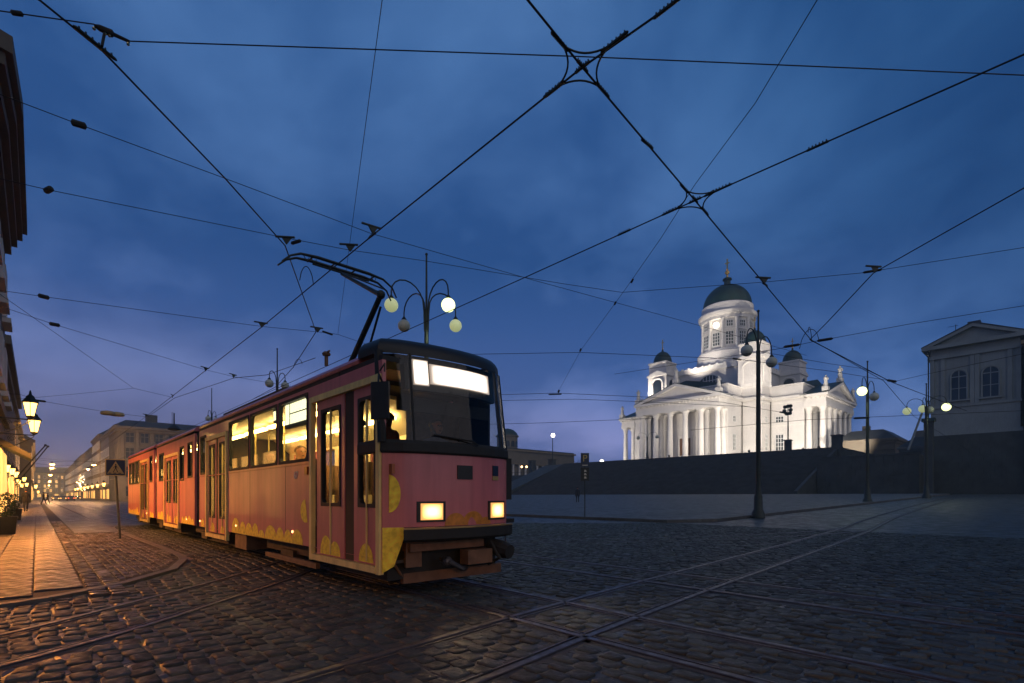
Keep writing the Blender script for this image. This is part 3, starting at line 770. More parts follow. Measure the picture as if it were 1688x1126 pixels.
# downpipes
for p in ((CX+12.9, CY-18.6), (CX+18.6, CY-12.95)):
    mb = MB(); mb.tube([(p[0], p[1], 28.2), (p[0], p[1], 12)], .14, 6); mb.build('downpipe', M['chassis'], cath)
# floodlights that wash the church (fixtures stand on the terrace and the roofs)
FL = [((-50, 120, TZ+.5), (-63, 146, 22), 27000, 95, 'on the terrace paving before the front portico corner'),
      ((-40, 124, TZ+.5), (-58, 152, 21), 25000, 100, 'on the terrace paving before the side wall window'),
      ((-34, 140, TZ+.5), (-46, 158, 22), 19000, 95, 'on the terrace paving before the side portico'),
      ((-98, 119.5, TZ+.5), (-82, 140, 28), 4600, 95, 'on the terrace paving below the pediment'),
      ((-116, 138, TZ+.5), (-104, 155, 22), 18000, 90, 'on the terrace paving by the far west columns'),
      ((-70, 119.5, TZ+.5), (-75, 136, 30), 2600, 110, 'on the terrace paving under the pediment peak'),
      ((CX-5, CY-22.5, 36.4), (CX-1, CY-8, 54), 15000, 75, 'on the ridge of the front roof, turned up to the drum'),
      ((-36, 121, TZ+.5), (CX+2, CY-7, 54), 90000, 24, 'on the terrace paving, turned up to the great drum'),
      ((CX-19, CY-21, 31.0), (CX-5, CY-6, 55), 15000, 70, 'on the roof parapet beside the pediment statue'),
      ((CX+23, CY-9, 33.6), (CX+12, CY-14, 38), 1200, 90, 'on the side roof under the lunette window')]
for p, tg, en, an, lab in FL:
    f = thing('floodlight', 'small floodlight ' + lab, 'floodlight', p, 'floodlights around the church')
    d = (Vector(tg) - Vector(p)).normalized(); mb = MB(); b = Vector(p)
    mb.tube([b - Vector((0, 0, .5)), b - Vector((0, 0, .1))], .06, 6); mb.tube([b - d*.35, b], [.18, .3], 10); mb.build('housing', M['iron'], f)
    spot('lamp', b + d*.15, tg, en, (1.0, .89, .76), an, .6, f, .4)

# ================================================================== BUILDINGS
def win_grid(bld, origin, tv, ov, n, sp, w, rows, m=None, frame=True, lit=()):
    """rows: list of (z0, z1); windows share one mesh per row"""
    for ri, (z0, z1) in enumerate(rows):
        hh = z1 - z0; key = ('w', round(w, 2), round(hh, 2), round(tv.x, 1))
        if key not in WM:
            mb = MB(); mb.prism([-tv*w/2, tv*w/2, tv*w/2 + Vector((0,0,hh)), -tv*w/2 + Vector((0,0,hh))], ov*.03)
            me = bpy.data.meshes.new('window'); me.from_pydata(mb.v, [], mb.f); me.materials.append(M['pane'])
            fr = MB()
            for x in (-w/2, 0, w/2): fr.prism([tv*(x-.07), tv*(x+.07), tv*(x+.07) + Vector((0,0,hh)), tv*(x-.07) + Vector((0,0,hh))], ov*.12)
            for z in (0, hh*.62, hh): fr.prism([-tv*w/2 + Vector((0,0,z-.07)), tv*w/2 + Vector((0,0,z-.07)), tv*w/2 + Vector((0,0,z+.07)), -tv*w/2 + Vector((0,0,z+.07))], ov*.11)
            fr.prism([-tv*(w/2+.25) + Vector((0,0,-.28)), tv*(w/2+.25) + Vector((0,0,-.28)), tv*(w/2+.25) + Vector((0,0,-.08)), -tv*(w/2+.25) + Vector((0,0,-.08))], ov*.28)
            mf = bpy.data.meshes.new('window_frame'); mf.from_pydata(fr.v, [], fr.f); mf.materials.append(M['frame'] if m is None else m)
            me2 = me.copy(); me2.materials.clear(); me2.materials.append(M['shop'])
            WM[key] = (me, mf, me2)
        me, mf, me2 = WM[key]
        for i in range(n):
            p = Vector(origin) + tv * (sp * (i - (n-1)/2)) + Vector((0, 0, z0))
            o = inst('window', me2 if (ri, i) in lit else me, p, bld)
            inst('window_frame', mf, p, o)
WM = {}
def simple_building(name, label, x0, x1, y0, y1, zt, m, faces, shop=True, roofh=2.5, z0=0, lit=0.22):
    b = thing(name, label, 'building', ((x0+x1)/2, (y0+y1)/2, z0))
    mb = MB(); mb.box((x0, y0, z0-.5), (x1, y1, zt)); mb.build('wall', m, b)
    mb = MB(); mb.box((x0-.55, y0-.55, zt-.1), (x1+.55, y1+.55, zt+.45)); mb.box((x0-.25, y0-.25, zt-.7), (x1+.25, y1+.25, zt-.102)); mb.build('cornice', m, b)
    mb = MB(); xm = min(3.0, (x1-x0)/3)
    mb.loft([[Vector((x0-.4, y0-.4, zt+.45)), Vector((x1+.4, y0-.4, zt+.45)), Vector((x1+.4, y1+.4, zt+.45)), Vector((x0-.4, y1+.4, zt+.45))],
             [Vector((x0+xm, y0+xm, zt+.45+roofh)), Vector((x1-xm, y0+xm, zt+.45+roofh)), Vector((x1-xm, y1-xm, zt+.45+roofh)), Vector((x0+xm, y1-xm, zt+.45+roofh))]]); rf = mb.build('roof', M['darkroof'], b)
    mb = MB(); cx = x0 + (x1-x0)*.4; ym = (y0+y1)/2; mb.box((cx-.8, ym-.6, zt+1), (cx+.8, ym+.6, zt+.45+roofh+1.6)); mb.build('chimney', m, rf)
    nf = max(2, int((zt - z0 - 4.2) / 3.9)); rows = [(z0 + 5.0 + i*3.9, z0 + 7.3 + i*3.9) for i in range(nf) if z0 + 7.3 + i*3.9 < zt - .8]
    for f in faces:
        if f == 'S': org, tv, ov, ln = ((x0+x1)/2, y0, 0), XX, -YY, x1-x0
        if f == 'N': org, tv, ov, ln = ((x0+x1)/2, y1, 0), XX, YY, x1-x0
        if f == 'E': org, tv, ov, ln = (x1, (y0+y1)/2, 0), YY, XX, y1-y0
        n = max(1, int(ln / 3.4)); sp = ln / n
        win_grid(b, Vector(org) , tv, ov, n, sp, 1.35, rows, lit={(r, i) for r in range(len(rows)) for i in range(n) if random.random() < lit})
        if shop:
            for i in range(n):
                if random.random() < .35: continue
                p = Vector(org) + tv * (sp * (i - (n-1)/2)); mb = MB()
                mb.prism([p - tv*1.2 + Vector((0,0,z0+.5)), p + tv*1.2 + Vector((0,0,z0+.5)), p + tv*1.2 + Vector((0,0,z0+3.2)), p - tv*1.2 + Vector((0,0,z0+3.2))], ov*.04)
                mb.build('shop_window', M['shop'] if random.random() < .55 else M['pane'], b)
        mb = MB(); c0 = Vector(org); mb.prism([c0 - tv*ln/2 + Vector((0,0,z0+3.9)), c0 + tv*ln/2 + Vector((0,0,z0+3.9)), c0 + tv*ln/2 + Vector((0,0,z0+4.3)), c0 - tv*ln/2 + Vector((0,0,z0+4.3))], ov*.22); mb.build('string_course', m, b)
    return b
# --- gabled building on the right, white upper storey on a dark stone base
gb = thing('gabled_building', 'unlit pale gabled building with two tall arched windows over a dark stone base', 'building', (-10.75, 119, 1.5))
mb = MB(); mb.box((-16.2, 112, 11.4), (-5.3, 130, 26.0)); mb.build('wall', M['palace'], gb)
mb = MB(); mb.box((-16.5, 111.7, 0), (-4.9, 131, 11.396)); bs = mb.build('stone_base', M['granite'], gb)
mb = MB()
for i in range(9):
    for j in range(9):
        x = -16.45 + j*1.3 + (i % 2)*.5; x2 = min(x + 1.26, -4.95); mb.box((x, 111.64 - random.uniform(0, .03), 1.7 + i*1.05), (x2, 111.75, 1.7 + i*1.05 + 1.01))
mb.build('base_blocks', M['granite'], bs, kind='stuff')
mb = MB(); mb.box((-16.6, 111.6, 24.3), (-4.9, 131, 24.9)); mb.box((-17.3, 110.9, 25.9), (-4.2, 131, 26.5)); mb.box((-16.4, 111.8, 16.0), (-5.1, 112.0, 16.4)); mb.box((-16.5, 111.7, 11.4), (-5.0, 112, 12.0)); mb.build('cornice', M['palace'], gb)
mb = MB(); mb.prism([(-16.6, 111.7, 26.5), (-4.9, 111.7, 26.5), (-10.75, 111.7, 29.0)], (0, 1.0, 0)); mb.build('tympanum', M['palace'], gb)
mb = MB()
for s_ in (-1, 1): mb.prism([(-10.75 + s_*6.55, 110.9, 26.5), (-10.75, 110.9, 29.2), (-10.75, 110.9, 28.7), (-10.75 + s_*5.2, 110.9, 26.5)], (0, 1.0, 0))
mb.build('raking_cornice', M['palace'], gb)
mb = MB(); mb.prism([(-17.35, 110.85, 26.52), (-10.75, 110.85, 29.45), (-4.15, 110.85, 26.52), (-4.15, 110.85, 26.4), (-10.75, 110.85, 29.2), (-17.35, 110.85, 26.4)], (0, 20, 0)); rf = mb.build('roof', M['darkroof'], gb)
mb = MB(); mb.box((-11.6, 113, 28.6), (-10.0, 114.6, 30.0)); mb.build('chimney', M['darkroof'], rf)
mb = MB(); mb.tube([(-13.2, 114, 28), (-13.2, 114, 30.2)], .05, 5); mb.tube([(-14.2, 114, 30.0), (-12.9, 114, 30.0)], .035, 5); mb.build('aerial', M['iron'], rf)
for xc in (-12.55, -8.7):
    pts = [Vector((xc-1.05, 111.97, 17.2)), Vector((xc+1.05, 111.97, 17.2))] + [Vector((xc + 1.05*math.cos(R(a)), 111.97, 21.0 + 1.05*math.sin(R(a)))) for a in range(0, 181, 15)]
    mb = MB(); mb.prism(pts, (0, -.04, 0)); w = mb.build('arched_window', M['pane'], gb)
    fr = MB(); fr.tube([p + Vector((0, -.1, 0)) for p in pts[1:]] + [pts[0] + Vector((0, -.1, 0))], .15, 5); fr.box((xc-.06, 111.82, 17.2), (xc+.06, 111.92, 22.0)); fr.box((xc-1.05, 111.83, 20.9), (xc+1.05, 111.91, 21.05)); fr.box((xc-1.05, 111.83, 19.0), (xc+1.05, 111.91, 19.1)); fr.box((xc-1.4, 111.6, 16.9), (xc+1.4, 111.97, 17.15)); fr.build('window_surround', M['palace'], w)
for x in (-16.0, -14.6, -10.9, -10.3, -6.5, -5.5):
    mb = MB(); mb.box((x-.28, 111.78, 16.4), (x+.28, 111.99, 24.3)); mb.build('pilaster', M['palace'], gb)
mb = MB(); mb.tube([(-16.45, 111.5, 25.8), (-16.45, 111.5, 12)], .1, 6); mb.build('downpipe', M['iron'], gb)
# --- next building, just showing at the right edge of the view
nb = simple_building('stucco_building', 'yellowish stucco building cut off by the right-hand edge, beyond the gabled building', -4.6, 14, 110.5, 126, 24.5, M['stucco3'], 'S', shop=False, z0=1.5, lit=0)
# --- low building beyond the side portico
simple_building('low_house', 'low pale house with dark hipped roof behind the wall, right of the side portico', -41, -28.3, 150, 166, 14.7, mat('brown_stucco', (.10, .08, .055), .8, 0, .14, .5), 'S', shop=False, roofh=2.6, z0=TZ-2.6, lit=0)
simple_building('low_house', 'small dark house roof between the retaining wall and gabled building', -25.5, -19.0, 140, 150, 11.6, M['stucco2'], 'S', shop=False, roofh=2.2, z0=6, lit=0)
# --- columned yellow building with a dome west of the steps
lb = thing('columned_building', 'long ochre building with a row of pale columns, left of the church steps', 'building', (-156, 148, TZ-2))
mb = MB(); mb.box((-166, 124, 7), (-151.5, 176, 19.2)); mb.build('wall', M['stucco'], lb)
mb = MB(); mb.box((-151.5, 124, 14.2), (-150, 176, 19.2)); mb.build('upper_storey', M['stucco'], lb)
mb = MB(); mb.box((-166.5, 123.5, 19.2), (-149.4, 176.6, 19.9)); mb.box((-152, 123.8, 14.0), (-149.8, 176.2, 14.35)); mb.build('cornice', M['stucco3'], lb)
mb = MB(); mb.box((-166, 124, 19.9), (-150.2, 176, 20.4)); mb.build('roof', M['darkroof'], lb)
for i in range(15):
    mb = MB(); mb.lathe((-150.6, 126 + i*3.4, 0), [(.5, 7), (.42, 8), (.38, 13.4), (.6, 14.0)], 8); mb.build('column', M['trim'], lb, smooth=True)
rc = Vector((-159, 144, 0)); mb = MB(); mb.lathe(rc, [(4.3, 20.2), (4.3, 25.6), (4.8, 25.9), (4.8, 26.3)], 24); dd = mb.build('rotunda', M['stucco'], lb, smooth=True)
mb = MB(); mb.lathe(rc, [(4.5, 26.3), (3.9, 27.6), (2.6, 28.7), (1.2, 29.2), (.3, 29.4)], 24); mb.build('rotunda_dome', M['roof'], dd, smooth=True)
for a in (-70, -40, -10, 20):
    d = Vector((math.cos(R(a)), math.sin(R(a)), 0)); tv = Vector((-d.y, d.x, 0)); p = rc + d*4.22
    mb = MB(); mb.prism([p - tv*.8 + Vector((0,0,21.5)), p + tv*.8 + Vector((0,0,21.5)), p + tv*.8 + Vector((0,0,23.2)), p + tv*.5 + Vector((0,0,23.9)), p - tv*.5 + Vector((0,0,23.9)), p - tv*.8 + Vector((0,0,23.2))], d*.18); mb.build('arched_window', M['pane'], dd)
mb = MB(); p = at(828, 705, 214); mb.box((p.x-.8, p.y-.8, 20), (p.x+.8, p.y+.8, p.z)); mb.build('chimney', M['stucco'], lb)
# --- corner palace west of the square
cp = thing('corner_palace', 'grey classical corner building with tall pilasters, behind the rear of the tram', 'building', (-172, 35, 0))
PX, PY = -163.0, 15.3
mb = MB(); mb.box((-181, PY, -.5), (PX, 62, 18.4)); mb.build('wall', M['stucco2'], cp)
mb = MB(); mb.box((-181.5, PY-1.2, 18.4), (PX+1.2, 63, 19.0)); mb.box((-181.3, PY-.7, 17.7), (PX+.7, 62.6, 18.38)); mb.build('cornice', M['stucco2'], cp)
mb = MB(); mb.loft([[Vector((-181.6, PY-1.25, 19.0)), Vector((PX+1.25, PY-1.25, 19.0)), Vector((PX+1.25, 63, 19.0)), Vector((-181.6, 63, 19.0))], [Vector((-178, PY+1.6, 20.9)), Vector((PX-2, PY+1.6, 20.9)), Vector((PX-2, 60, 20.9)), Vector((-178, 60, 20.9))]]); rf = mb.build('roof', M['darkroof'], cp)
mb = MB(); mb.box((PX-6, 21.5, 20.5), (PX-4, 24, 23.0)); mb.build('chimney', M['darkroof'], rf)
mb = MB(); mb.tube([(PX-5, 27.5, 20.5), (PX-5, 27.5, 24.5)], .07, 5); mb.build('flagpole', M['iron'], rf)
win_grid(cp, (PX, PY+2.25+3.1*7, 0), YY, XX, 15, 3.1, 1.75, [(15.0, 17.5), (10.9, 13.6), (6.0, 8.8), (1.2, 3.8)], m=M['stucco2'])
win_grid(cp, (-172, PY, 0), XX, -YY, 5, 3.3, 1.6, [(15.0, 17.5), (10.9, 13.6), (6.0, 8.8)], m=M['stucco2'])
for i in range(16):
    mb = MB(); y = PY + .7 + 3.1*i; mb.box((PX, y-.38, 9.6), (PX+.28, y+.38, 17.7)); mb.build('pilaster', M['stucco2'], cp)
for i in range(6):
    mb = MB(); x = PX - .7 - 3.3*i; mb.box((x-.38, PY-.28, 0), (x+.38, PY, 17.7)); mb.build('pilaster', M['stucco2'], cp)
# --- north side of the street, going away
xs = [(-182.5, -209, 15.0, 19.0, 'stucco2', 'grey stucco street house next to the corner building with pilasters'),
      (-210, -240, 14.9, 20.6, 'stucco3', 'tall pale yellow street house, third from the square on the far side'),
      (-241, -290, 14.8, 18.4, 'stucco', 'ochre street house halfway down the far side of the street'),
      (-291, -350, 14.8, 18.8, 'stucco2', 'grey street house far down beyond the ochre one'),
      (-351, -470, 14.7, 18.0, 'stucco3', 'last pale street house before the far end on the far side')]
for xa, xb, yf, zt, mm, lab in xs: simple_building('street_house', lab, xb, xa, yf, yf + 18, zt, M[mm], 'SE' if xa < -181 and xa > -183 else 'S')
# --- street end
simple_building('end_building', 'pale building closing the far end of the street', -640, -600, -4, 26, 21, M['stucco3'], 'E', roofh=5)
# --- south side of the street
sb = thing('corner_house', 'dark house with heavy stepped cornice at the left edge, lit orange at street level', 'building', (-27, -8, 0))
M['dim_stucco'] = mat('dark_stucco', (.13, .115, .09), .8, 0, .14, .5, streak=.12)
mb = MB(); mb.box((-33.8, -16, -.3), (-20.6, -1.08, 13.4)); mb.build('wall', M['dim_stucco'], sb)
for i, (o_, z0, z1) in enumerate(((.22, 12.6, 13.0), (.42, 13.0, 13.35), (.60, 13.36, 13.7), (.76, 13.71, 14.2))):
    pts = [(-33.8, -1.08 + o_), (-23.4, -1.08 + o_), (-20.6 + .5*o_, -1.25 + o_), (-20.6 + o_, -1.5), (-20.6 + o_, -16), (-33.8, -16)]
    mb = MB(); mb.prism([(x, y, z0) for x, y in pts], (0, 0, z1 - z0)); mb.build('cornice_course', M['dim_stucco'], sb)
mb = MB(); mb.box((-34.2, -16, 14.2), (-20.4, -.9, 15.6)); mb.build('roof', M['darkroof'], sb)
win_grid(sb, (-27.2, -1.08, 0), XX, YY, 4, 3.1, 1.3, [(5.4, 7.6), (9.0, 11.2)])
mb = MB(); mb.box((-33.9, -1.07, 4.4), (-20.5, -.9, 4.75)); mb.build('string_course', M['dim_stucco'], sb)
for i, x in enumerate((-22.4, -25.6, -28.8, -32.0)):
    mb = MB(); mb.box((x-1.1, -1.06, .4), (x+1.1, -1.0, 3.1)); mb.build('shop_window', M['shop'], sb)
mb = MB(); mb.prism([(-31, -1.07, 3.55), (-31, -.15, 2.95), (-31, -.15, 2.75), (-31, -1.07, 3.3)], (2.6, 0, 0)); mb.build('awning', M['black'], sb)
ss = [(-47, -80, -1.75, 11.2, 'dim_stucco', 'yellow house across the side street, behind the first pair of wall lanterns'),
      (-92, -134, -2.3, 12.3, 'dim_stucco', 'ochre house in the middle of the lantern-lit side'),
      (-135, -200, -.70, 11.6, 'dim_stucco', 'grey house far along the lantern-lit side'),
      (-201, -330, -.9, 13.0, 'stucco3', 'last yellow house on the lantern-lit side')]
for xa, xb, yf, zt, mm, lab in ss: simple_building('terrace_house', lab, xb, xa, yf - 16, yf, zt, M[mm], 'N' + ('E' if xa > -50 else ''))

# ================================================================== TRAM
YN, YF, YC = 3.06, 5.36, 4.21
tram = thing('tram', 'pink articulated tram with yellow lemon-slice print and lit windows, crossing the square', 'tram', (-17, YC, 0))
def holes_panel(mb, x0, x1, z0, z1, holes, ya, yb):
    xs_ = sorted({x0, x1, *[h[0] for h in holes], *[h[1] for h in holes]}); zs_ = sorted({z0, z1, *[h[2] for h in holes], *[h[3] for h in holes]})
    xs_ = [x for x in xs_ if x0 <= x <= x1]; zs_ = [z for z in zs_ if z0 <= z <= z1]
    for i in range(len(xs_)-1):
        for j in range(len(zs_)-1):
            xm, zm = (xs_[i]+xs_[i+1])/2, (zs_[j]+zs_[j+1])/2
            if any(h[0] < xm < h[1] and h[2] < zm < h[3] for h in holes): continue
            a, b, c, d = xs_[i], xs_[i+1], zs_[j], zs_[j+1]
            for y in (ya, yb): mb.add([(a, y, c), (b, y, c), (b, y, d), (a, y, d)], [(0, 1, 2, 3)])
    for h in holes:
        a, b, c, d = h
        if b <= x0 or a >= x1: continue
        mb.add([(a,ya,c),(b,ya,c),(b,yb,c),(a,yb,c)], [(0,1,2,3)]); mb.add([(a,ya,d),(b,ya,d),(b,yb,d),(a,yb,d)], [(0,1,2,3)])
        mb.add([(a,ya,c),(a,ya,d),(a,yb,d),(a,yb,c)], [(0,1,2,3)]); mb.add([(b,ya,c),(b,ya,d),(b,yb,d),(b,yb,c)], [(0,1,2,3)])
    mb.add([(x0,ya,z0),(x1,ya,z0),(x1,yb,z0),(x0,yb,z0)], [(0,1,2,3)])
    mb.add([(x0,ya,z0),(x0,ya,z1),(x0,yb,z1),(x0,yb,z0)], [(0,1,2,3)]); mb.add([(x1,ya,z0),(x1,ya,z1),(x1,yb,z1),(x1,yb,z0)], [(0,1,2,3)])
def rr(x0, x1, z0, z1, r, n=4):
    pts = []
    for cx, cz, a0 in ((x1-r, z1-r, 0), (x0+r, z1-r, 90), (x0+r, z0+r, 180), (x1-r, z0+r, 270)):
        for k in range(n+1): a = R(a0 + 90*k/n); pts.append((cx + r*math.cos(a), cz + r*math.sin(a)))
    return pts
def rr_frame(mb, x0, x1, z0, z1, y, r, w, d, out=-1):
    O = rr(x0-.012, x1+.012, z0-.012, z1+.012, .012); I = rr(x0+w, x1-w, z0+w, z1-w, max(r, .01)); n = len(O); yo = y + out*d
    mb.add([(x, yo, z) for x, z in O] + [(x, yo, z) for x, z in I], [(i, (i+1) % n, n+(i+1) % n, n+i) for i in range(n)])
    mb.add([(x, yo, z) for x, z in I] + [(x, y+.05, z) for x, z in I], [(i, (i+1) % n, n+(i+1) % n, n+i) for i in range(n)])
    mb.add([(x, yo, z) for x, z in O] + [(x, y+.002, z) for x, z in O], [(i, (i+1) % n, n+(i+1) % n, n+i) for i in range(n)])
def window(x0, x1, z0, z1, y, parent, r=.09, out=-1):
    mb = MB(); yy = y + .018*(-out); mb.box((x0, yy, z0), (x1, yy + .006, z1)); w = mb.build('window', glass, parent)
    mb = MB(); rr_frame(mb, x0, x1, z0, z1, y, r, .035, .012, out); mb.build('window_seal', M['black'], w); return w
def half_disc(mb, x, z, r, y, squash=1.0, a0=0, a1=180, th=.005):
    pts = [(x + r*math.cos(R(a0 + (a1-a0)*k/14)), y, z + squash*r*math.sin(R(a0 + (a1-a0)*k/14))) for k in range(15)]
    mb.prism(pts, (0, -th, 0))
SECT = [(-15.10, -5.62), (-21.45, -15.62), (-29.0, -22.0)]
WIN = [[(-9.20, -7.93), (-10.80, -9.30), (-12.32, -10.90)], [], []]
WZ = (1.80, 2.83)
NARROW = [[(-14.95, -14.40, 1.80, 2.74)], [(-16.45, -15.90, 1.76, 2.70), (-17.50, -16.95, 1.70, 2.66), (-20.95, -20.05, 1.76, 2.66)],
          [(-22.92, -22.36, 1.78, 2.70), (-26.4, -25.45, 1.78, 2.70), (-27.5, -26.5, 1.78, 2.70), (-28.6, -27.6, 1.78, 2.70)]]
DOORS = [[(-7.78, -5.66, .30, 2.72), (-14.30, -12.46, .28, 2.66)], [(-19.90, -17.60, .30, 2.54)], [(-25.16, -23.20, .28, 2.64)]]
for s, (x0, x1) in enumerate(SECT):
    holes = [(a, b, *WZ) for a, b in WIN[s]] + NARROW[s] + [(d[0], d[1], .40, d[3]) for d in DOORS[s]]
    mb = MB(); holes_panel(mb, x0, x1, .48, 2.90, holes, YN, YN + .05)
    fh = [(x0 + .35 + i*1.5, x0 + 1.55 + i*1.5, 1.85, 2.40) for i in range(int((x1 - x0 - .5) / 1.5))]
    if s == 0: fh = [h for h in fh if h[1] < -7.5]
    holes_panel(mb, x0, x1 - 1.70 * (s == 0), .48, 2.90, fh, YF - .05, YF)
    body = mb.build(('front_body', 'middle_body', 'rear_body')[s], M['pink'], tram)
    for h in [(a, b, *WZ) for a, b in WIN[s]] + NARROW[s]: window(*h, YN, body)
    for h in fh: window(*h, YF, body, out=1)
    # roof shoulder
    prof = [(-1.15, 2.965), (-1.155, 3.01), (-1.11, 3.07), (-.98, 3.135), (-.6, 3.195), (0, 3.22), (.6, 3.195), (.98, 3.135), (1.11, 3.07), (1.155, 3.01), (1.15, 2.965)]
    xe = x1 - .62 if s == 0 else x1
    mb = MB(); mb.loft([[Vector((x, YC + a, z)) for a, z in prof] for x in (x0, (x0+xe)/2, xe)], closed=True); mb.build('roof', M['pinkroof'], body, smooth=True)
    mb = MB(); mb.box((x0, YN + .012, 2.90), (x1 - .02 - 1.2*(s == 0), YF - .012, 2.968)); mb.box((x1 - 1.2, YN + .012, 2.90), (x1 - .02, YN + .3, 2.966)); mb.build('gutter_strip', M['black'], body)
    mb = MB(); mb.box((x0 + .02, YN + .06, 2.80), (x1 - 1.75 * (s == 0), YF - .06, 2.86)); mb.build('ceiling', M['cream'], body)
    mb = MB(); mb.box((x0 + .02, YN + .06, .80), (x1 - .05 - 1.65*(s == 0), YF - .06, .86)); mb.build('floor', M['tfloor'], body)
    mb = MB(); mb.prism([(x0 + .03, YF - .06, 2.44), (x0 + .03, YF - .50, 2.79), (x0 + .03, YF - .06, 2.79)], (x1 - x0 - .06 - 1.4*(s == 0), 0, 0)); mb.build('coving', M['cream'], body)
    mb = MB(); holes_panel(mb, x0 + .03, x1 - .03 - 1.4*(s == 0), 1.76, 2.45, [h for h in fh if h[1] < x1 - 1.45], YF - .056, YF - .066); mb.build('window_lining', M['cream'], body)
    # cream lining below the windows (not behind the doors)
    mb = MB(); segs = []
    cur = x0 + .05
    for d in sorted(DOORS[s]) + [(x1 - .05,) * 2 + (0, 0)]:
        if d[0] - cur > .2: mb.box((cur, YN + .052, .87), (d[0] - .03, YN + .07, 1.76))
        cur = d[1] + .03
    mb.box((x0 + .05, YF - .07, .87), (x1 - .2 - 1.6*(s == 0), YF - .052, 1.76)); mb.build('lining', M['cream'], body)
    for yy in (YC - .62, YC + .62):
        n = max(1, int((x1 - x0 - 1.6) / 1.6))
        for k in range(n):
            xa = x0 + .5 + k*1.6; mb = MB(); mb.box((xa, yy - .05, 2.66), (xa + 1.35, yy + .05, 2.71)); mb.build('ceiling_light', M['tube'], body)
    # lemon slices along the skirt
    mb = MB(); x = x1 - .1
    dz = [(d[0] - .1, d[1] + .1) for d in DOORS[s]]
    while x > x0 + .25:
        r = random.uniform(.15, .27)
        if random.random() < .30: r *= 1.25
        x -= r * .95
        if not any(a < x + r and x - r < b for a, b in dz) and x - r > x0: half_disc(mb, x, .485, r, YN, random.uniform(.8, 1.25)); mb.build('lemon_print', M['lemon'], body); mb = MB()
        x -= r * random.uniform(.85, 1.15)
    if s == 0:
        half_disc(mb, -8.02, 1.02, .20, YN, .9, 95, 290); mb.build('lemon_print', M['lemon'], body)
    for xs1 in [x0 + .06, x1 - .06] + ([-8.9, -10.85, -12.38] if s == 0 else [-16.7, -20.4] if s == 1 else [-22.2, -25.9, -27.55]):
        mb = MB(); mb.box((xs1 - .005, YN - .0015, .50), (xs1 + .005, YN + .002, 1.76)); mb.build('panel_seam', M['black'], body)
    mb = MB(); mb.box((x0 + .02, YN - .006, 1.735), (x1 - 2.2*(s == 0) - .02, YN + .002, 1.755)); mb.build('waist_moulding', M['pinkroof'], body)
# doors
def door_leaf(x0, x1, z0, z1, win, d, split=True):
    mb = MB(); holes_panel(mb, x0, x1, z0, z1, [win], YN + .012, YN + .045); lf = mb.build('door_leaf', M['pink'], d)
    window(*win, YN + .012, lf, r=.07)
    if split:
        mb = MB(); xm = (win[0]+win[1])/2; mb.box((xm - .016, YN - .002, z0 + .03), (xm + .016, YN + .02, win[3] - .03)); mb.build('grab_rail', M['yellow'], lf)
    mb = MB(); x = x0 + .12
    while x < x1 - .08:
        r = random.uniform(.13, .2); 
        if x - r > x0 and x + r < x1: half_disc(mb, x, z0 + .015, r, YN + .012, random.uniform(1.1, 1.5)); mb.build('lemon_print', M['lemon'], lf); mb = MB()
        x += r * 1.6
for s in range(3):
    for di, (x0, x1, z0, z1) in enumerate(DOORS[s]):
        d = thing('door', '', '', (0, 0, 0)); del d['label']; del d['category']; d.parent = tram; d.location = Vector(((x0+x1)/2, YN, z0)) - wloc(tram)
        if (s, di) == (0, 0):
            door_leaf(-7.62, -6.68, .40, z1 - .06, (-7.44, -6.80, 1.12, 2.50), d); door_leaf(-6.40, -5.72, .40, z1 - .06, (-6.26, -5.80, 1.12, 2.50), d)
            mb = MB(); mb.box((-6.66, YN + .02, .40), (-6.42, YN + .04, z1 - .06)); mb.build('door_seal', M['black'], d)
        elif s == 1:
            w = (x1 - x0) / 4
            door_leaf(x0 + .08, x0 + 2*w - .04, .42, z1 - .06, (x0 + .28, x0 + 2*w - .22, 1.05, 2.36), d); door_leaf(x0 + 2*w + .04, x1 - .08, .42, z1 - .06, (x0 + 2*w + .22, x1 - .28, 1.05, 2.36), d)
        else:
            w = (x1 - x0) / 2
            door_leaf(x0 + .08, x0 + w - .08, .40, z1 - .06, (x0 + .2, x0 + w - .2, .75, 2.46), d); door_leaf(x0 + w + .08, x1 - .08, .40, z1 - .06, (x0 + w + .2, x1 - .2, .75, 2.46), d)
            mb = MB(); mb.box((x0 + w - .078, YN + .02, .40), (x0 + w + .078, YN + .04, z1 - .06)); mb.build('door_seal', M['black'], d)
        mb = MB(); ex = .085
        mb.box((x0 - .02, YN - .035, z0), (x0 + ex - .02, YN + .03, z1)); mb.box((x1 - ex + .02, YN - .035, z0), (x1 + .02, YN + .03, z1))
        mb.box((x0 - .018, YN - .033, z1 - .075), (x1 + .018, YN + .03, z1 + .01)); mb.box((x0 + .066, YN - .045, z0 + .01), (x1 - .066, YN + .03, z0 + .09)); mb.build('door_frame', M['yellow'], d)
        mb = MB(); mb.box((x0 - .03, YN + .06, .42), (x1 + .03, YN + .5, .46)); mb.build('step', M['chassis'], d)
# bellows between the sections
for xa, xb in ((-15.64, -15.08), (-22.02, -21.43)):
    mb = MB(); rings = []
    n = 11
    for i in range(n):
        x = xa + (xb - xa) * i / (n - 1); e = .05 if i % 2 else .12
        rings.append([Vector((x, YN + e, .45)), Vector((x, YN + e, 2.9)), Vector((x, YN + e + .2, 3.12 - e*.3)), Vector((x, YF - e - .2, 3.12 - e*.3)), Vector((x, YF - e, 2.9)), Vector((x, YF - e, .45))])
    mb.loft(rings); mb.build('bellows', M['black'], tram)
# rear end
mb = MB(); mb.box((-29.12, YN + .08, .5), (-29.002, YF - .08, 3.1)); mb.build('rear_panel', M['pink'], tram)

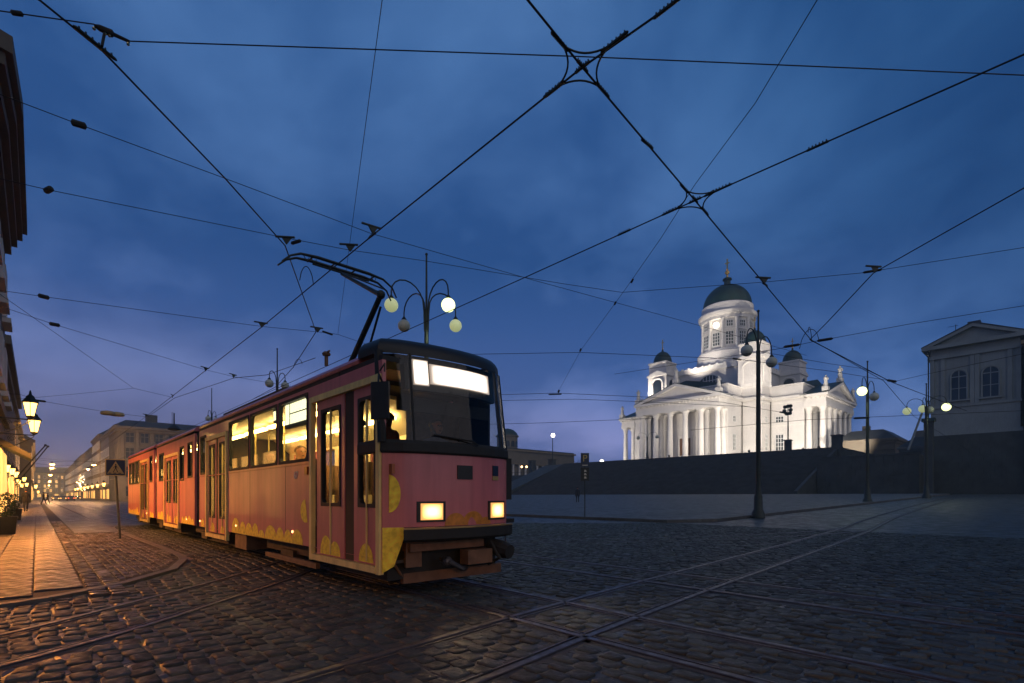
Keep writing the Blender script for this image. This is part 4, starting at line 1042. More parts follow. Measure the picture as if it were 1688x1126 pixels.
# ---- nose
PLAN = [(-6.25, -1.15), (-5.62, -1.15), (-5.50, -.93), (-5.46, -.80), (-5.40, -.50), (-5.37, -.2), (-5.36, 0), (-5.37, .2), (-5.40, .42), (-5.46, .64), (-5.51, .76), (-5.66, .86), (-7.3, 1.13)]
def nring(z, grow=0.0, shrink=0.0, sl=slice(0, 13)):
    out = []
    for x, y in PLAN[sl]:
        ln = max(0, z - 1.8); xx = x - .13*ln * (1 if x > -6 else 0); yy = y * (1 - .025*ln*(1 if x > -6 else 0))
        xx = xx + grow * (1 if x > -5.61 else .3); yy = yy * (1 + grow*.6)
        xx = -6.25 + (xx + 6.25) * (1 - shrink); yy = yy * (1 - shrink*.55)
        out.append(Vector((max(xx, -6.25) if shrink > .05 else xx, YC + yy, z)))
    return out
nose = thing('nose', '', '', (0, 0, 0)); del nose['label']; del nose['category']; nose.parent = tram; nose.location = Vector((-5.4, YC, .9)) - wloc(tram)
NS = slice(1, 12)
mb = MB(); mb.loft([nring(z, 0, 0, slice(1, 13)) for z in (.87, 1.2, 1.5, 1.78)], closed=False); mb.build('nose_panel', M['pink'], nose, smooth=True)
for s_ in (-1, 1):
    a, b = (Vector((-5.62, YC - 1.15, 0)), Vector((-5.50, YC - .93, 0))) if s_ < 0 else (Vector((-5.66, YC + .86, 0)), Vector((-5.51, YC + .76, 0)))
    mb = MB(); up = Vector((0, 0, 1)); mb.add([a + up*.32, a.lerp(b, .55) + up*.40, b + up*.72, b + up*.87, a + up*.87], [(0, 1, 2, 3, 4)])
    mb.build('corner_panel', M['lemon'] if s_ < 0 else M['pink'], nose)
mb = MB(); mb.loft([nring(1.775, .012), nring(1.80, .03), nring(1.90, .03), nring(1.94, .012)], closed=False); mb.build('belt', M['black'], nose)
mb = MB(); mb.loft([nring(z, .004, 0, slice(1, 13)) for z in (1.93, 2.2, 2.5, 2.8, 3.06)], closed=False); ws = mb.build('windscreen', glass, nose, smooth=True)
mb = MB(); mb.loft([nring(3.02, .006), nring(3.10, .006), nring(3.17, .0, .035), nring(3.23, 0, .12), nring(3.265, 0, .3), nring(3.285, 0, .7), nring(3.29, 0, .95)], closed=False); mb.build('visor', M['gloss_black'], nose, smooth=True)
for i, g_, r_ in ((1, 0, .055), (11, 0, .055), (3, -.01, .022), (9, -.01, .022)):
    mb = MB(); mb.tube([nring(z, g_)[i] for z in (1.9, 2.4, 3.04)], r_, 8); mb.build('pillar', M['black'], ws)
def nose_pt(off, z, grow=0.0):
    r = nring(z, grow)
    for a, b in zip(r[1:], r[2:]):
        if a.y - YC <= off <= b.y - YC: return a.lerp(b, (off - (a.y - YC)) / (b.y - a.y))
    return r[6]
def nose_patch(name, o0, o1, z0, z1, grow, m, parent, th=.02, n=5, top=None):
    mb = MB(); F = []
    for z in (z0, z1): F.append([nose_pt(o0 + (o1 - o0)*k/n, z, grow) for k in range(n+1)])
    Bk = [[p - Vector((th, 0, 0)) for p in r] for r in F]
    mb.loft([F[0] + Bk[0][::-1], F[1] + Bk[1][::-1]]); return mb.build(name, m, parent)
nose_patch('display_housing', -.80, .70, 2.60, 3.04, -.085, M['gloss_black'], nose, .1)
nose_patch('number_display', -.71, -.51, 2.66, 2.99, -.05, M['display'], nose)
nose_patch('route_display', -.485, .52, 2.69, 2.955, -.05, M['display'], nose)
nose_patch('number_plate', -.22, .02, 1.47, 1.65, .012, M['gloss_black'], nose)
nose_patch('sticker', .40, .53, 1.53, 1.67, .010, M['signblue'], nose); nose_patch('sticker', .40, .53, 1.47, 1.525, .010, M['signyellow'], nose)
mb = MB()
for o_, r in ((-.24, .16), (.04, .18), (.26, .10)):
    n = 12; pts = [nose_pt(o_ + r*math.cos(R(180*k/n)), .875 + r*math.sin(R(180*k/n)), .006) for k in range(n+1)]; mb = MB(); mb.prism(pts, (-.01, 0, 0))
    mb.build('lemon_print', mat('orange_slice_print', (.62, .25, .03), .4, 0, .25, 14, coat=.3), nose)
mb = MB(); a, b = Vector((-5.595, YC - 1.105, 0)), Vector((-5.512, YC - .952, 0)); d = (b - a); nn = Vector((d.y, -d.x, 0)).normalized()*.006
pts = [a + d*(.15) + Vector((0,0,1.05)) + nn] + [a + d*(.15 + .8*math.sin(R(180*k/10))) + Vector((0, 0, 1.28 - .23*math.cos(R(180*k/10)))) + nn for k in range(11)] + [a + d*.25 + Vector((0,0,1.51)) + nn]
mb.prism(pts, -nn*.8); mb.build('lemon_print', M['lemon'], nose)
# wiper
mb = MB(); mb.tube([nose_pt(.1, 1.92, .05), nose_pt(.0, 1.97, .05), nose_pt(-.55, 2.02, .03)], .012, 5); mb.build('wiper', M['black'], ws)
for o_, r_ in ((-.585, 1), (.50, 2)):
    nose_patch('headlight_bezel', o_ - .19, o_ + .19, .93, 1.185, .012, M['gloss_black'], nose, .06)
    nose_patch('headlight', o_ - .145, o_ + .145, .955, 1.16, .026, M['head'], nose)
    p = nose_pt(o_, 1.05, .08); spot('lamp', p, p + Vector((6, -.4 * (1 if r_ == 1 else 0), -1.0)), 45, (1.0, .66, .34), 75, .7, nose, .08)
mb = MB(); mb.loft([nring(.69, .05, 0, slice(2, 11)), nring(.72, .085, 0, slice(2, 11)), nring(.84, .085, 0, slice(2, 11)), nring(.868, .05, 0, slice(2, 11))], closed=False); bp_ = mb.build('bumper', M['black'], nose)
mb = MB(); mb.loft([nring(.845, .088, 0, slice(2, 11)), nring(.864, .088, 0, slice(2, 11)), nring(.868, .05, 0, slice(2, 11))], closed=False); mb.build('bumper_trim', mat('brass_strip', (.45, .30, .12), .35, .6), bp_)
mb = MB(); mb.box((-5.72, YC - .82, .56), (-5.52, YC + .35, .66)); mb.build('buffer_beam', M['ochre'], nose)
mb = MB(); mb.box((-5.60, YC + .0, .34), (-5.42, YC + .42, .53)); mb.build('coupler_box', M['ochre'], nose)
mb = MB(); mb.box((-5.62, YC - .85, .36), (-5.58, YC - .62, .68)); mb.build('side_plate', M['ochre'], nose)
mb = MB(); mb.tube([(-5.60, YC + .52, .58), (-5.42, YC + .60, .50), (-5.28, YC + .62, .48)], [.09, .13, .10], 10); mb.tube([(-5.5, YC + .45, .62), (-5.35, YC + .5, .40), (-5.6, YC + .5, .3)], .03, 6); mb.build('coupler', M['black'], nose)
mb = MB(); mb.tube([(-5.62, YC - .30, .42), (-5.45, YC - .28, .40), (-5.42, YC - .1, .30), (-5.6, YC + .1, .27)], .035, 7); mb.ball((-5.5, YC - .28, .40), .07, 8, 6); mb.build('brake_hose', M['steel'], nose)
mb = MB(); mb.prism([(-5.80, YC - .80, .14), (-5.72, YC - .80, .14), (-5.72, YC - .80, .27), (-5.80, YC - .80, .27)], (.05, 1.6, 0)); pl = mb.build('plough_board', M['ochre'], nose)
mb = MB(); mb.tube([(-5.66, YC - .93, .70), (-5.68, YC - .95, .40), (-5.75, YC - .78, .2)], .018, 6); mb.tube([(-5.78, YC + .7, .2), (-5.8, YC + .75, .55)], .018, 6); mb.build('plough_hanger', M['ochre'], pl)
mb = MB(); mb.box((-7.2, YN + .12, .2), (-5.72, YF - .42, .80)); mb.build('underframe', M['black'], tram)
# mirror
mr_ = MB(); mr_.prism([(-5.47, 2.83, 2.13), (-5.40, 2.80, 2.13), (-5.22, 2.92, 2.13), (-5.30, 2.98, 2.13)], (0, 0, .42)); mi = mr_.build('mirror', M['black'], tram)
mb = MB(); mb.tube([(-5.62, 3.06, 2.62), (-5.50, 2.95, 2.68), (-5.38, 2.88, 2.55)], .014, 6); mb.tube([(-5.42, 2.92, 2.70), (-5.36, 2.95, 2.78), (-5.33, 2.93, 2.68)], .010, 6); mb.build('mirror_arm', M['black'], mi)
for px, py in ((389.5, 866.5), (482.6, 876.5), (330, 858.8), (308, 856), (242, 846)):
    p = on_y(px, py, YN); mb = MB(); mb.lathe((0, 0, 0), [(.022, 0), (.02, .015)], 10); mb.v = [Vector((v.x + p.x, YN - v.z, v.y + p.z)) for v in mb.v]; mb.build('marker_lamp', M['amber'], tram)
for p in (on_y(507, 776, YN), Vector((-5.56, 3.16, 1.58))):
    mb = MB(); mb.boxc((p.x, p.y - .012, p.z), (.05, .02, .06)); mb.build('indicator', M['amber_off'], tram)
text('67', .17, (-8.42, YN - .005, 1.58), (R(90), 0, 0), M['lettering'], tram, 'fleet_number')
# side destination display behind the first window, small one behind the second
mb = MB(); mb.box((-9.14, YN + .07, 2.40), (-7.96, YN + .14, 2.82)); dh = mb.build('side_display_housing', M['black'], tram)
mb = MB(); mb.box((-9.08, YN + .058, 2.46), (-8.92, YN + .068, 2.79)); mb.build('number_display', M['display2'], dh)
mb = MB(); mb.box((-8.86, YN + .058, 2.64), (-8.0, YN + .068, 2.79)); mb.box((-8.86, YN + .058, 2.46), (-8.0, YN + .068, 2.615)); mb.build('route_display', M['display2'], dh)
mb = MB(); mb.box((-9.72, YN + .07, 2.56), (-9.38, YN + .12, 2.80)); dh = mb.build('inner_display_housing', M['black'], tram)
mb = MB(); mb.box((-9.68, YN + .058, 2.60), (-9.42, YN + .068, 2.76)); mb.build('inner_display', M['display2'], dh)
# bogies
wh = MB(); wh.lathe((0, 0, 0), [(.10, -.08), (.27, -.07), (.28, -.05), (.33, -.045), (.33, .04), (.355, .045), (.355, .07)], 20); wh.v = [Vector((v.x, v.z, v.y)) for v in wh.v]
whe = bpy.data.meshes.new('wheel'); whe.from_pydata(wh.v, [], wh.f); whe.materials.append(M['chassis'])
for xb in (-9.3, -15.35, -21.7, -27.0):
    mb = MB(); mb.box((xb - 1.25, YN + .22, .26), (xb + 1.25, YN + .36, .44)); mb.box((xb - .3, YN + .16, .15), (xb + .3, YN + .36, .32)); mb.box((xb - 1.3, YF - .36, .26), (xb + 1.3, YF - .22, .44)); mb.box((xb - .8, YN + .38, .3), (xb + .8, YF - .38, .75)); bg_ = mb.build('bogie', M['chassis'], tram)
    for dx in (-.85, .85):
        inst('wheel', whe, (xb + dx, YC - .5, .355), bg_); o = inst('wheel', whe, (xb + dx, YC + .5, .355), bg_); o.rotation_euler = (0, 0, math.pi)
for xa, xb, z0, z1 in ((-12.1, -11.3, .16, .47), (-14.1, -12.6, .2, .38), (-18.8, -17.7, .18, .47), (-20.2, -19.0, .2, .47), (-25.2, -23.4, .2, .46)):
    mb = MB(); mb.box((xa, YN + .06, z0), (xb, YN + .7, z1)); mb.build('equipment_box', M['chassis'] if xa != -12.1 else M['ochre'], tram)
mb = MB(); mb.box((-9.9, YN - .01, .17), (-7.6, YN + .05, .25)); mb.build('side_guard', M['ochre'], tram)
# seats, poles, partition, driver's desk
se = MB(); se.box((-.22, -.2, .42), (.22, .2, .5)); se.prism([(-.22, -.2, .5), (-.16, -.2, .5), (-.22, -.2, 1.02), (-.27, -.2, 1.02)], (0, .4, 0)); se.box((-.05, -.05, 0), (.05, .05, .42))
sme = bpy.data.meshes.new('seat'); sme.from_pydata(se.v, [], se.f); sme.materials.append(M['seat'])
for x in (-8.5, -9.3, -10.1, -10.9, -11.7, -16.4, -17.1, -20.5, -22.7, -26.0, -26.8, -27.6):
    for y in (YN + .42, YF - .42, YF - .86): inst('seat', sme, (x, y, .86), tram)
mb = MB()
for x, y in ((-7.95, YC - .5), (-9.7, YC - .35), (-11.3, YC - .35), (-12.4, YC - .6), (-13.4, YC), (-14.4, YC - .6), (-17.5, YC - .5), (-20.0, YC - .5), (-23.1, YC - .5), (-25.2, YC - .5)):
    mb = MB(); mb.tube([(x, y, .86), (x, y, 2.82)], .018, 6); mb.build('grab_pole', M['yellow'], tram)
mb = MB(); mb.box((-7.02, YC + .02, .86), (-6.97, YF - .07, 2.8)); mb.build('cab_partition', M['seat'], tram)
mb = MB(); mb.box((-5.95, YC - .85, 1.2), (-5.55, YC + .9, 1.80)); mb.box((-7.0, YC - .3, .86), (-5.6, YC + 1.0, .92)); mb.build('driver_desk', M['black'], tram)
mb = MB(); mb.box((-6.85, YC + .0, 1.0), (-6.4, YC + .45, 1.52)); mb.box((-6.85, YC + .0, 1.52), (-6.75, YC + .45, 2.05)); mb.build('driver_seat', M['black'], tram)
mb = MB(); mb.box((-5.98, YC - .75, 2.38), (-5.90, YC + .75, 2.56)); mb.build('sun_blind', M['black'], tram)
mb = MB(); mb.prism([(-6.02, YC + .885, .9), (-7.2, YC + 1.08, .9), (-7.2, YC + 1.08, 3.0), (-6.02, YC + .885, 3.0)], (0, -.03, 0)); mb.build('cab_side_wall', M['black'], tram)
mb = MB(); mb.box((-7.25, YN + .1, 2.97), (-5.75, YC + .82, 3.0)); mb.build('cab_ceiling', M['black'], tram)
# roof gear
mb = MB(); mb.box((-14.6, YC - .72, 3.14), (-10.2, YC + .72, 3.34)); mb.build('roof_box', M['black'], tram)
mb = MB(); mb.box((-20.6, YC - .6, 3.14), (-17.2, YC + .6, 3.36)); mb.build('roof_box', M['black'], tram)
mb = MB(); mb.box((-8.6, YC - .6, 3.14), (-6.7, YC + .6, 3.26)); mb.build('roof_box', M['black'], tram)
p = on_y(538, 583, 3.5); mb = MB(); mb.lathe((p.x, p.y, p.z), [(.03, -.2), (.03, -.04), (.06, -.03), (.07, 0), (.04, .03)], 10); mb.tube([(p.x - .12, p.y, p.z), (p.x + .12, p.y, p.z + .02)], .018, 6); mb.build('roof_bracket', M['ochre'], tram)
# pantograph
pz = 5.56; base = Vector((-9.35, YC, 3.3)); knee = Vector((-7.78, YC, 4.60)); headp = Vector((-9.32, YC + .02, pz - .12))
mb = MB(); mb.box((-9.75, YC - .4, 3.2), (-8.95, YC + .4, 3.34)); mb.tube([base, knee], [.055, .045], 8); mb.tube([base + Vector((.55, .12, .03)), knee + Vector((-.10, .05, -.16))], .02, 6); pg = mb.build('pantograph', M['iron'], tram)
mb = MB(); mb.tube([knee, knee + Vector((-.2, 0, .1)), headp], [.045, .04, .03], 8); mb.tube([knee + Vector((.02, .04, .1)), headp + Vector((0, .05, .02))], .013, 6); mb.ball(knee, .075, 8, 6); mb.build('upper_arm', M['iron'], pg)
mb = MB()
for dx in (-.11, .11):
    mb.tube([headp + Vector((dx, -1.12, -.14)), headp + Vector((dx, -.98, 0)), headp + Vector((dx, -.8, .09)), headp + Vector((dx, -.5, .115)), headp + Vector((dx, .5, .115)), headp + Vector((dx, .8, .09)), headp + Vector((dx, 1.0, -.02)), headp + Vector((dx, 1.1, -.2))], [.014, .018, .022, .03, .03, .022, .018, .014], 7)
for dy in (-.6, -.2, .2, .6): mb.tube([headp + Vector((-.11, dy, .08)), headp + Vector((.11, dy, .08))], .014, 6)
mb.tube([headp + Vector((0, -.55, .02)), headp + Vector((0, .55, .02))], .018, 6)
for dy in (-.75, -.62, .55): mb.tube([headp + Vector((.1, dy, .08)), headp + Vector((.13, dy + .05, -.03)), headp + Vector((.1, dy + .1, .07))], .008, 5)
mb.build('collector_head', M['iron'], pg)

# ---- people: one continuous skinned body each
def person(label, loc, rz, h=1.72, pose='stand', body=None, group=None):
    k = h / 1.75
    J = {'pel': (0, 0, .95), 'sp': (0, .0, 1.15), 'ch': (0, 0, 1.38), 'nk': (0, 0, 1.50), 'hd0': (0, .015, 1.57), 'hd': (0, .02, 1.67), 'hd2': (0, .01, 1.755)}
    if pose == 'sit':
        leg = lambda s: [(s*.1, .02, .93), (s*.12, .42, .93), (s*.12, .45, .48), (s*.12, .58, .44)]
    elif pose == 'walk':
        leg = lambda s: [(s*.1, 0, .90), (s*.11, .05 + s*.14, .50), (s*.11, s*.26, .08), (s*.11, s*.26 + .13, .04)]
    else:
        leg = lambda s: [(s*.1, 0, .90), (s*.11, .02, .50), (s*.12, 0, .08), (s*.13, .14, .04)]
    if pose == 'sit': arm = lambda s: [(s*.19, 0, 1.42), (s*.25, .08, 1.18), (s*.2, .34, 1.15), (s*.18, .42, 1.17)]
    else: arm = lambda s: [(s*.19, 0, 1.42), (s*.25, -.02, 1.15), (s*.24, .08 - s*.1, .90), (s*.235, .10 - s*.1, .80)]
    V_ = []; E_ = []; Rr = []
    def addv(p, r): V_.append(Vector(p)*k); Rr.append(r*k); return len(V_) - 1
    i_p = addv(J['pel'], .15); i_s = addv(J['sp'], .135); i_c = addv(J['ch'], .16); i_n = addv(J['nk'], .058); i0 = addv(J['hd0'], .075); i1 = addv(J['hd'], .098); i2 = addv(J['hd2'], .06)
    nz = addv((0, .135, 1.655), .014); ea = addv((.1, .01, 1.66), .02); eb = addv((-.1, .01, 1.66), .02)
    E_ += [(i_p, i_s), (i_s, i_c), (i_c, i_n), (i_n, i0), (i0, i1), (i1, i2), (i1, nz), (i1, ea), (i1, eb)]
    for s in (-1, 1):
        pr = i_p
        for q, r in zip(leg(s), (.105, .07, .05, .04)): n = addv(q, r); E_.append((pr, n)); pr = n
        pr = i_c
        for q, r in zip(arm(s), (.07, .05, .04, .035)): n = addv(q, r); E_.append((pr, n)); pr = n
        dirn = (Vector(arm(s)[3]) - Vector(arm(s)[2])).normalized(); hand = Vector(arm(s)[3])
        for f in range(5):
            off = Vector(((f - 2)*.016, 0, 0)) if f else Vector((-s*.035, .02, .02)); a_ = addv(hand + off + dirn*.05, .009); b_ = addv(hand + off*1.15 + dirn*(.09 if f else .07) + Vector((0, .01, -.005)), .007); E_ += [(pr, a_), (a_, b_)]
    dz = (-.50*k if pose == 'sit' else 0)
    me = bpy.data.meshes.new('person'); me.from_pydata([v + Vector((0, 0, 0)) for v in V_], E_, [])
    o = bpy.data.objects.new('person', me); COL.objects.link(o); o.location = loc; o.rotation_euler = (0, 0, rz)
    md = o.modifiers.new('skin', 'SKIN'); md.use_smooth_shade = True
    for i, sv in enumerate(me.skin_vertices[0].data): sv.radius = (Rr[i], Rr[i] * (.75 if i in (i_p, i_s, i_c) else 1)); sv.use_root = (i == i_p)
    o.modifiers.new('sub', 'SUBSURF').levels = 1; o.modifiers['sub'].render_levels = 1
    # clothes below the collar, skin above it and on the hands
    m = mat('clothed_' + (body or 'dark'), {'dark': (.018, .022, .028), 'blue': (.03, .04, .08), 'brown': (.10, .05, .03), 'red': (.16, .03, .02), 'light': (.35, .30, .24)}[body or 'dark'], .85, 0, .25, 9)
    sk = M['skin'].copy() if False else M['skin']
    me.materials.append(m)
    tag(o, label, 'person', group)
    hr = MB(); hr.ball((0, -.005*k, 1.70*k), .105*k, 12, 8, (.98, 1.08, .95)); hr.v = [v for v in hr.v]
    ho = MB()
    # cap of hair: upper back half of the skull
    n, mm = 12, 6; vs2 = []; fs2_ = []
    for i in range(mm + 1):
        th = R(100) * i / mm
        for kx in range(n):
            a = 2*math.pi*kx/n; fr_ = max(0, math.sin(a)); lim = 1 - .45*fr_*(i/mm)
            vs2.append(Vector((.112*math.sin(th*lim)*math.cos(a), -.005 + .122*math.sin(th*lim)*math.sin(a), 1.685 + .108*math.cos(th*lim)))*k)
    for i in range(mm):
        for kx in range(n): fs2_.append((i*n+kx, i*n+(kx+1) % n, (i+1)*n+(kx+1) % n, (i+1)*n+kx))
    ho.add(vs2, fs2_); hm = bpy.data.meshes.new('hair'); hm.from_pydata(ho.v, [], ho.f); hm.materials.append(M['hair'])
    for p in hm.polygons: p.use_smooth = True
    h2 = bpy.data.objects.new('hair', hm); COL.objects.link(h2); h2.parent = o
    # face: skin shell with eyes, under the hair
    fc = MB(); fc.ball((0, .022*k, 1.655*k), .106*k, 14, 10, (.86, .98, 1.12)); fc.ball((0, .125*k, 1.645*k), .016*k, 8, 6, (.8, 1, 1.4)); fm = bpy.data.meshes.new('face'); fm.from_pydata(fc.v, [], fc.f); fm.materials.append(M['skin'])
    for p in fm.polygons: p.use_smooth = True
    f2 = bpy.data.objects.new('face', fm); COL.objects.link(f2); f2.parent = o
    ec = MB()
    for s in (-1, 1): ec.ball((s*.035*k, .115*k, 1.675*k), .013*k, 8, 6)
    ec.ball((0, .116*k, 1.595*k), .02*k, 8, 6, (1.3, .5, .35)); em = bpy.data.meshes.new('features'); em.from_pydata(ec.v, [], ec.f); em.materials.append(M['hair'])
    e2 = bpy.data.objects.new('features', em); COL.objects.link(e2); e2.parent = f2
    return o
person('tram driver in blue behind the windscreen of the pink tram', (-6.5, YC + .22, .62), R(-90), 1.76, 'sit', 'blue')
person('dark-clad passenger standing behind the first side window of the pink tram', (-8.25, YC - .15, .86), R(150), 1.68, 'stand', 'dark', 'passengers in the tram')
person('passenger in light coat sitting behind the second side window of the pink tram', (-9.35, YN + .42, .42), R(-90), 1.7, 'sit', 'light', 'passengers in the tram')
person('passenger in red jacket standing behind the front door glass of the pink tram', (-7.2, YC - .2, .86), R(190), 1.66, 'stand', 'red', 'passengers in the tram')
person('passenger in brown jacket sitting behind the third side window of the pink tram', (-11.0, YN + .42, .42), R(-90), 1.7, 'sit', 'brown', 'passengers in the tram')
pp = at(952, 830, 56); person('lone dark figure walking across the dim square, seen from behind', (pp.x, pp.y, .13 + .0206*(pp.y - 22)), R(40), 1.62, 'walk', 'dark')

# ================================================================== GLOBE LAMP POSTS
def lamp_post(label, px, t, top_py, globes, gr=.30, pole_r=.075, twin=False, base_z=None, base_at=None):
    p = at(px, 818, t); p.z = gh(p.x, p.y) if base_z is None else base_z
    top = CAM_H + (818 - top_py) / 850 * t
    lp = thing('lamp_post', label, 'lamp post', tuple(p), 'globe lamp posts around the square')
    mb = MB(); mb.lathe(p, [(pole_r*3.6, 0), (pole_r*3.4, .25), (pole_r*2.4, .45), (pole_r*2.2, 1.1), (pole_r*1.7, 1.25), (pole_r*1.5, 1.8)], 12); mb.build('base', M['iron'], lp, smooth=True)
    G = [(at(gx, gy, gt), st) for gx, gy, gt, st in globes]; za = min(g.z for g, _ in G) + .25
    mb = MB(); mb.lathe((p.x, p.y, 0), [(pole_r*1.35, p.z + 1.7), (pole_r*1.1, za), (pole_r*1.2, za + .05), (pole_r*.6, za + .12), (pole_r*.45, top - .25), (pole_r*.45, top - .1)], 10); mb.ball((p.x, p.y, top - .06), pole_r*.75, 8, 6); mb.build('pole', M['iron'], lp, smooth=True)
    for g, st in G:
        c = Vector((p.x, p.y, 0)); d = Vector((g.x, g.y, 0)) - c; r = d.length; d.normalize(); z = g.z
        pts = [c + d*pole_r*1.1 + Vector((0, 0, za - .9)), c + d*pole_r*1.4 + Vector((0, 0, za - .1))]
        for k in range(1, 10):
            a = math.pi * k / 9; pts.append(c + d*(pole_r*1.5 + (r - pole_r*1.5) * (1 - math.cos(a)) / 2) + Vector((0, 0, (za + .1) + (z + gr + .3 - za - .1) * k / 9 + .55 * min(1.4, r) * math.sin(a))))
        pts.append(Vector((g.x, g.y, z + gr + .05)))
        mb = MB(); mb.tube(pts, .030, 7); mb.lathe((g.x, g.y, z), [(.10, gr*.93), (.12, gr*1.02), (.05, gr + .12)], 10); ar = mb.build('arm', M['iron'], lp, smooth=True)
        if st == 'on': spot('lamp', g - Vector((0, 0, gr + .03)), g - Vector((0, 0, 5)), 260, (.95, 1.0, .62), 165, .3, lp, .25)
        mb = MB(); mb.ball(g, gr, 18, 12); mb.build('globe', M[{'on': 'globe_on', 'dim': 'globe_dim', 'off': 'globe_off'}[st]], ar, smooth=True)
    return lp
lamp_post('dark four-armed globe lamp post rising behind the tram roof, one globe blazing', 703, 22.2, 417, [(645, 503, 21.2, 'dim'), (739, 503, 21.0, 'on'), (666, 537, 23.6, 'off'), (751, 537, 23.4, 'dim')], .28, .085)
lamp_post('tall dark two-globe lamp post in front of the cathedral, both globes unlit', 1250, 27.0, 511, [(1231, 578, 25.9, 'off'), (1272, 597, 28.2, 'off')], .29, .095)
lamp_post('dark two-globe lamp post right of the cathedral, its left globe lit', 1430, 45.0, 595, [(1421, 645, 44.0, 'on'), (1441, 654, 46.2, 'off')], .38, .11)
lamp_post('wide-armed lamp post before the gabled building, its right globe glaring', 1527, 57.0, 632, [(1495, 678, 59.0, 'dim'), (1560, 671, 56.0, 'on'), (1521, 674, 58.8, 'dim'), (1532, 676, 57.6, 'off')], .42, .12)
lamp_post('globe lamp post whose arches peep over the middle of the tram roof', 457, 38.5, 574, [(444, 632, 37.6, 'off'), (470, 636, 39.4, 'off')], .30, .085)
lamp_post('small distant globe lamp post peeping over the rear of the tram roof', 349, 62.0, 640, [(343, 690, 61.0, 'off'), (356, 692, 63.0, 'off')], .30, .09)
lamp_post('two-globe lamp post standing before the cathedral columns on the terrace edge', 1067, 134, 690, [(1052, 722, 134, 'off'), (1083, 720, 134, 'off')], .45, .12, base_z=TZ)
# terrace lamps
def mast(label, px, t, base_z, heads, top_py, lit):
    p = at(px, 818, t); p.z = base_z; top = CAM_H + (818 - top_py)/850*t
    m_ = thing('lamp_mast', label, 'lamp mast', tuple(p)); mb = MB(); mb.tube([p, (p.x, p.y, top)], [.16, .09], 8); mb.build('pole', M['iron'], m_)
    for dx, dz in heads:
        c = Vector((p.x + sA*dx, p.y + cA*dx, top + dz)); mb = MB(); mb.tube([(p.x, p.y, c.z - .1), c], .05, 5); mb.tube([c, c + Vector((.15, -.5, -.12))], [.32, .4], 10); mb.build('lamp_head', M['iron'], m_)
        if lit:
            mb = MB(); mb.ball(c + Vector((.25, -.55, 0)), .62, 12, 8); mb.build('bulb', M['flood'], m_)
    return m_
mast('single pole lamp burning white above the columned building', 911, 160, TZ + .9, [(.3, -.4)], 716, True)
mast('thin mast with a cluster of dark spotlights against the cathedral wall', 1299, 109, 13.2, [(-.6, -.1), (.55, .1), (-.75, -.9), (.6, -.7), (-.3, -1.5), (.45, -1.4), (0, .1)], 670, False)
f = at(992, 761, 147); fo = thing('floodlight', 'bright white floodlight peeping over the terrace edge left of the cathedral', 'floodlight', (f.x, f.y, TZ), 'floodlights around the church')
mb = MB(); mb.tube([(f.x, f.y, TZ), (f.x, f.y, f.z - .3)], .08, 6); mb.build('stand', M['iron'], fo); mb = MB(); mb.ball(f, .55, 12, 8); mb.build('bulb', M['flood'], fo)
tl = thing('twin_lamp', 'low twin globe lamp glowing before the columns of the ochre building', 'lamp post', (-146, 129.5, 8.4)); q = at(864, 770, 192)
mb = MB(); mb.tube([(q.x, q.y, 7), (q.x, q.y, q.z)], .08, 6); mb.tube([q + Vector((-sA*.9, -cA*.9, 0)), q + Vector((sA*.9, cA*.9, 0))], .05, 5); tl.location = (q.x, q.y, 7); mb.build('pole', M['iron'], tl)
for s_ in (-1, 1): mb = MB(); mb.ball(q + Vector((sA*.9*s_, cA*.9*s_, .1)), .40, 10, 8); mb.build('globe', M['sodium_far'], tl)

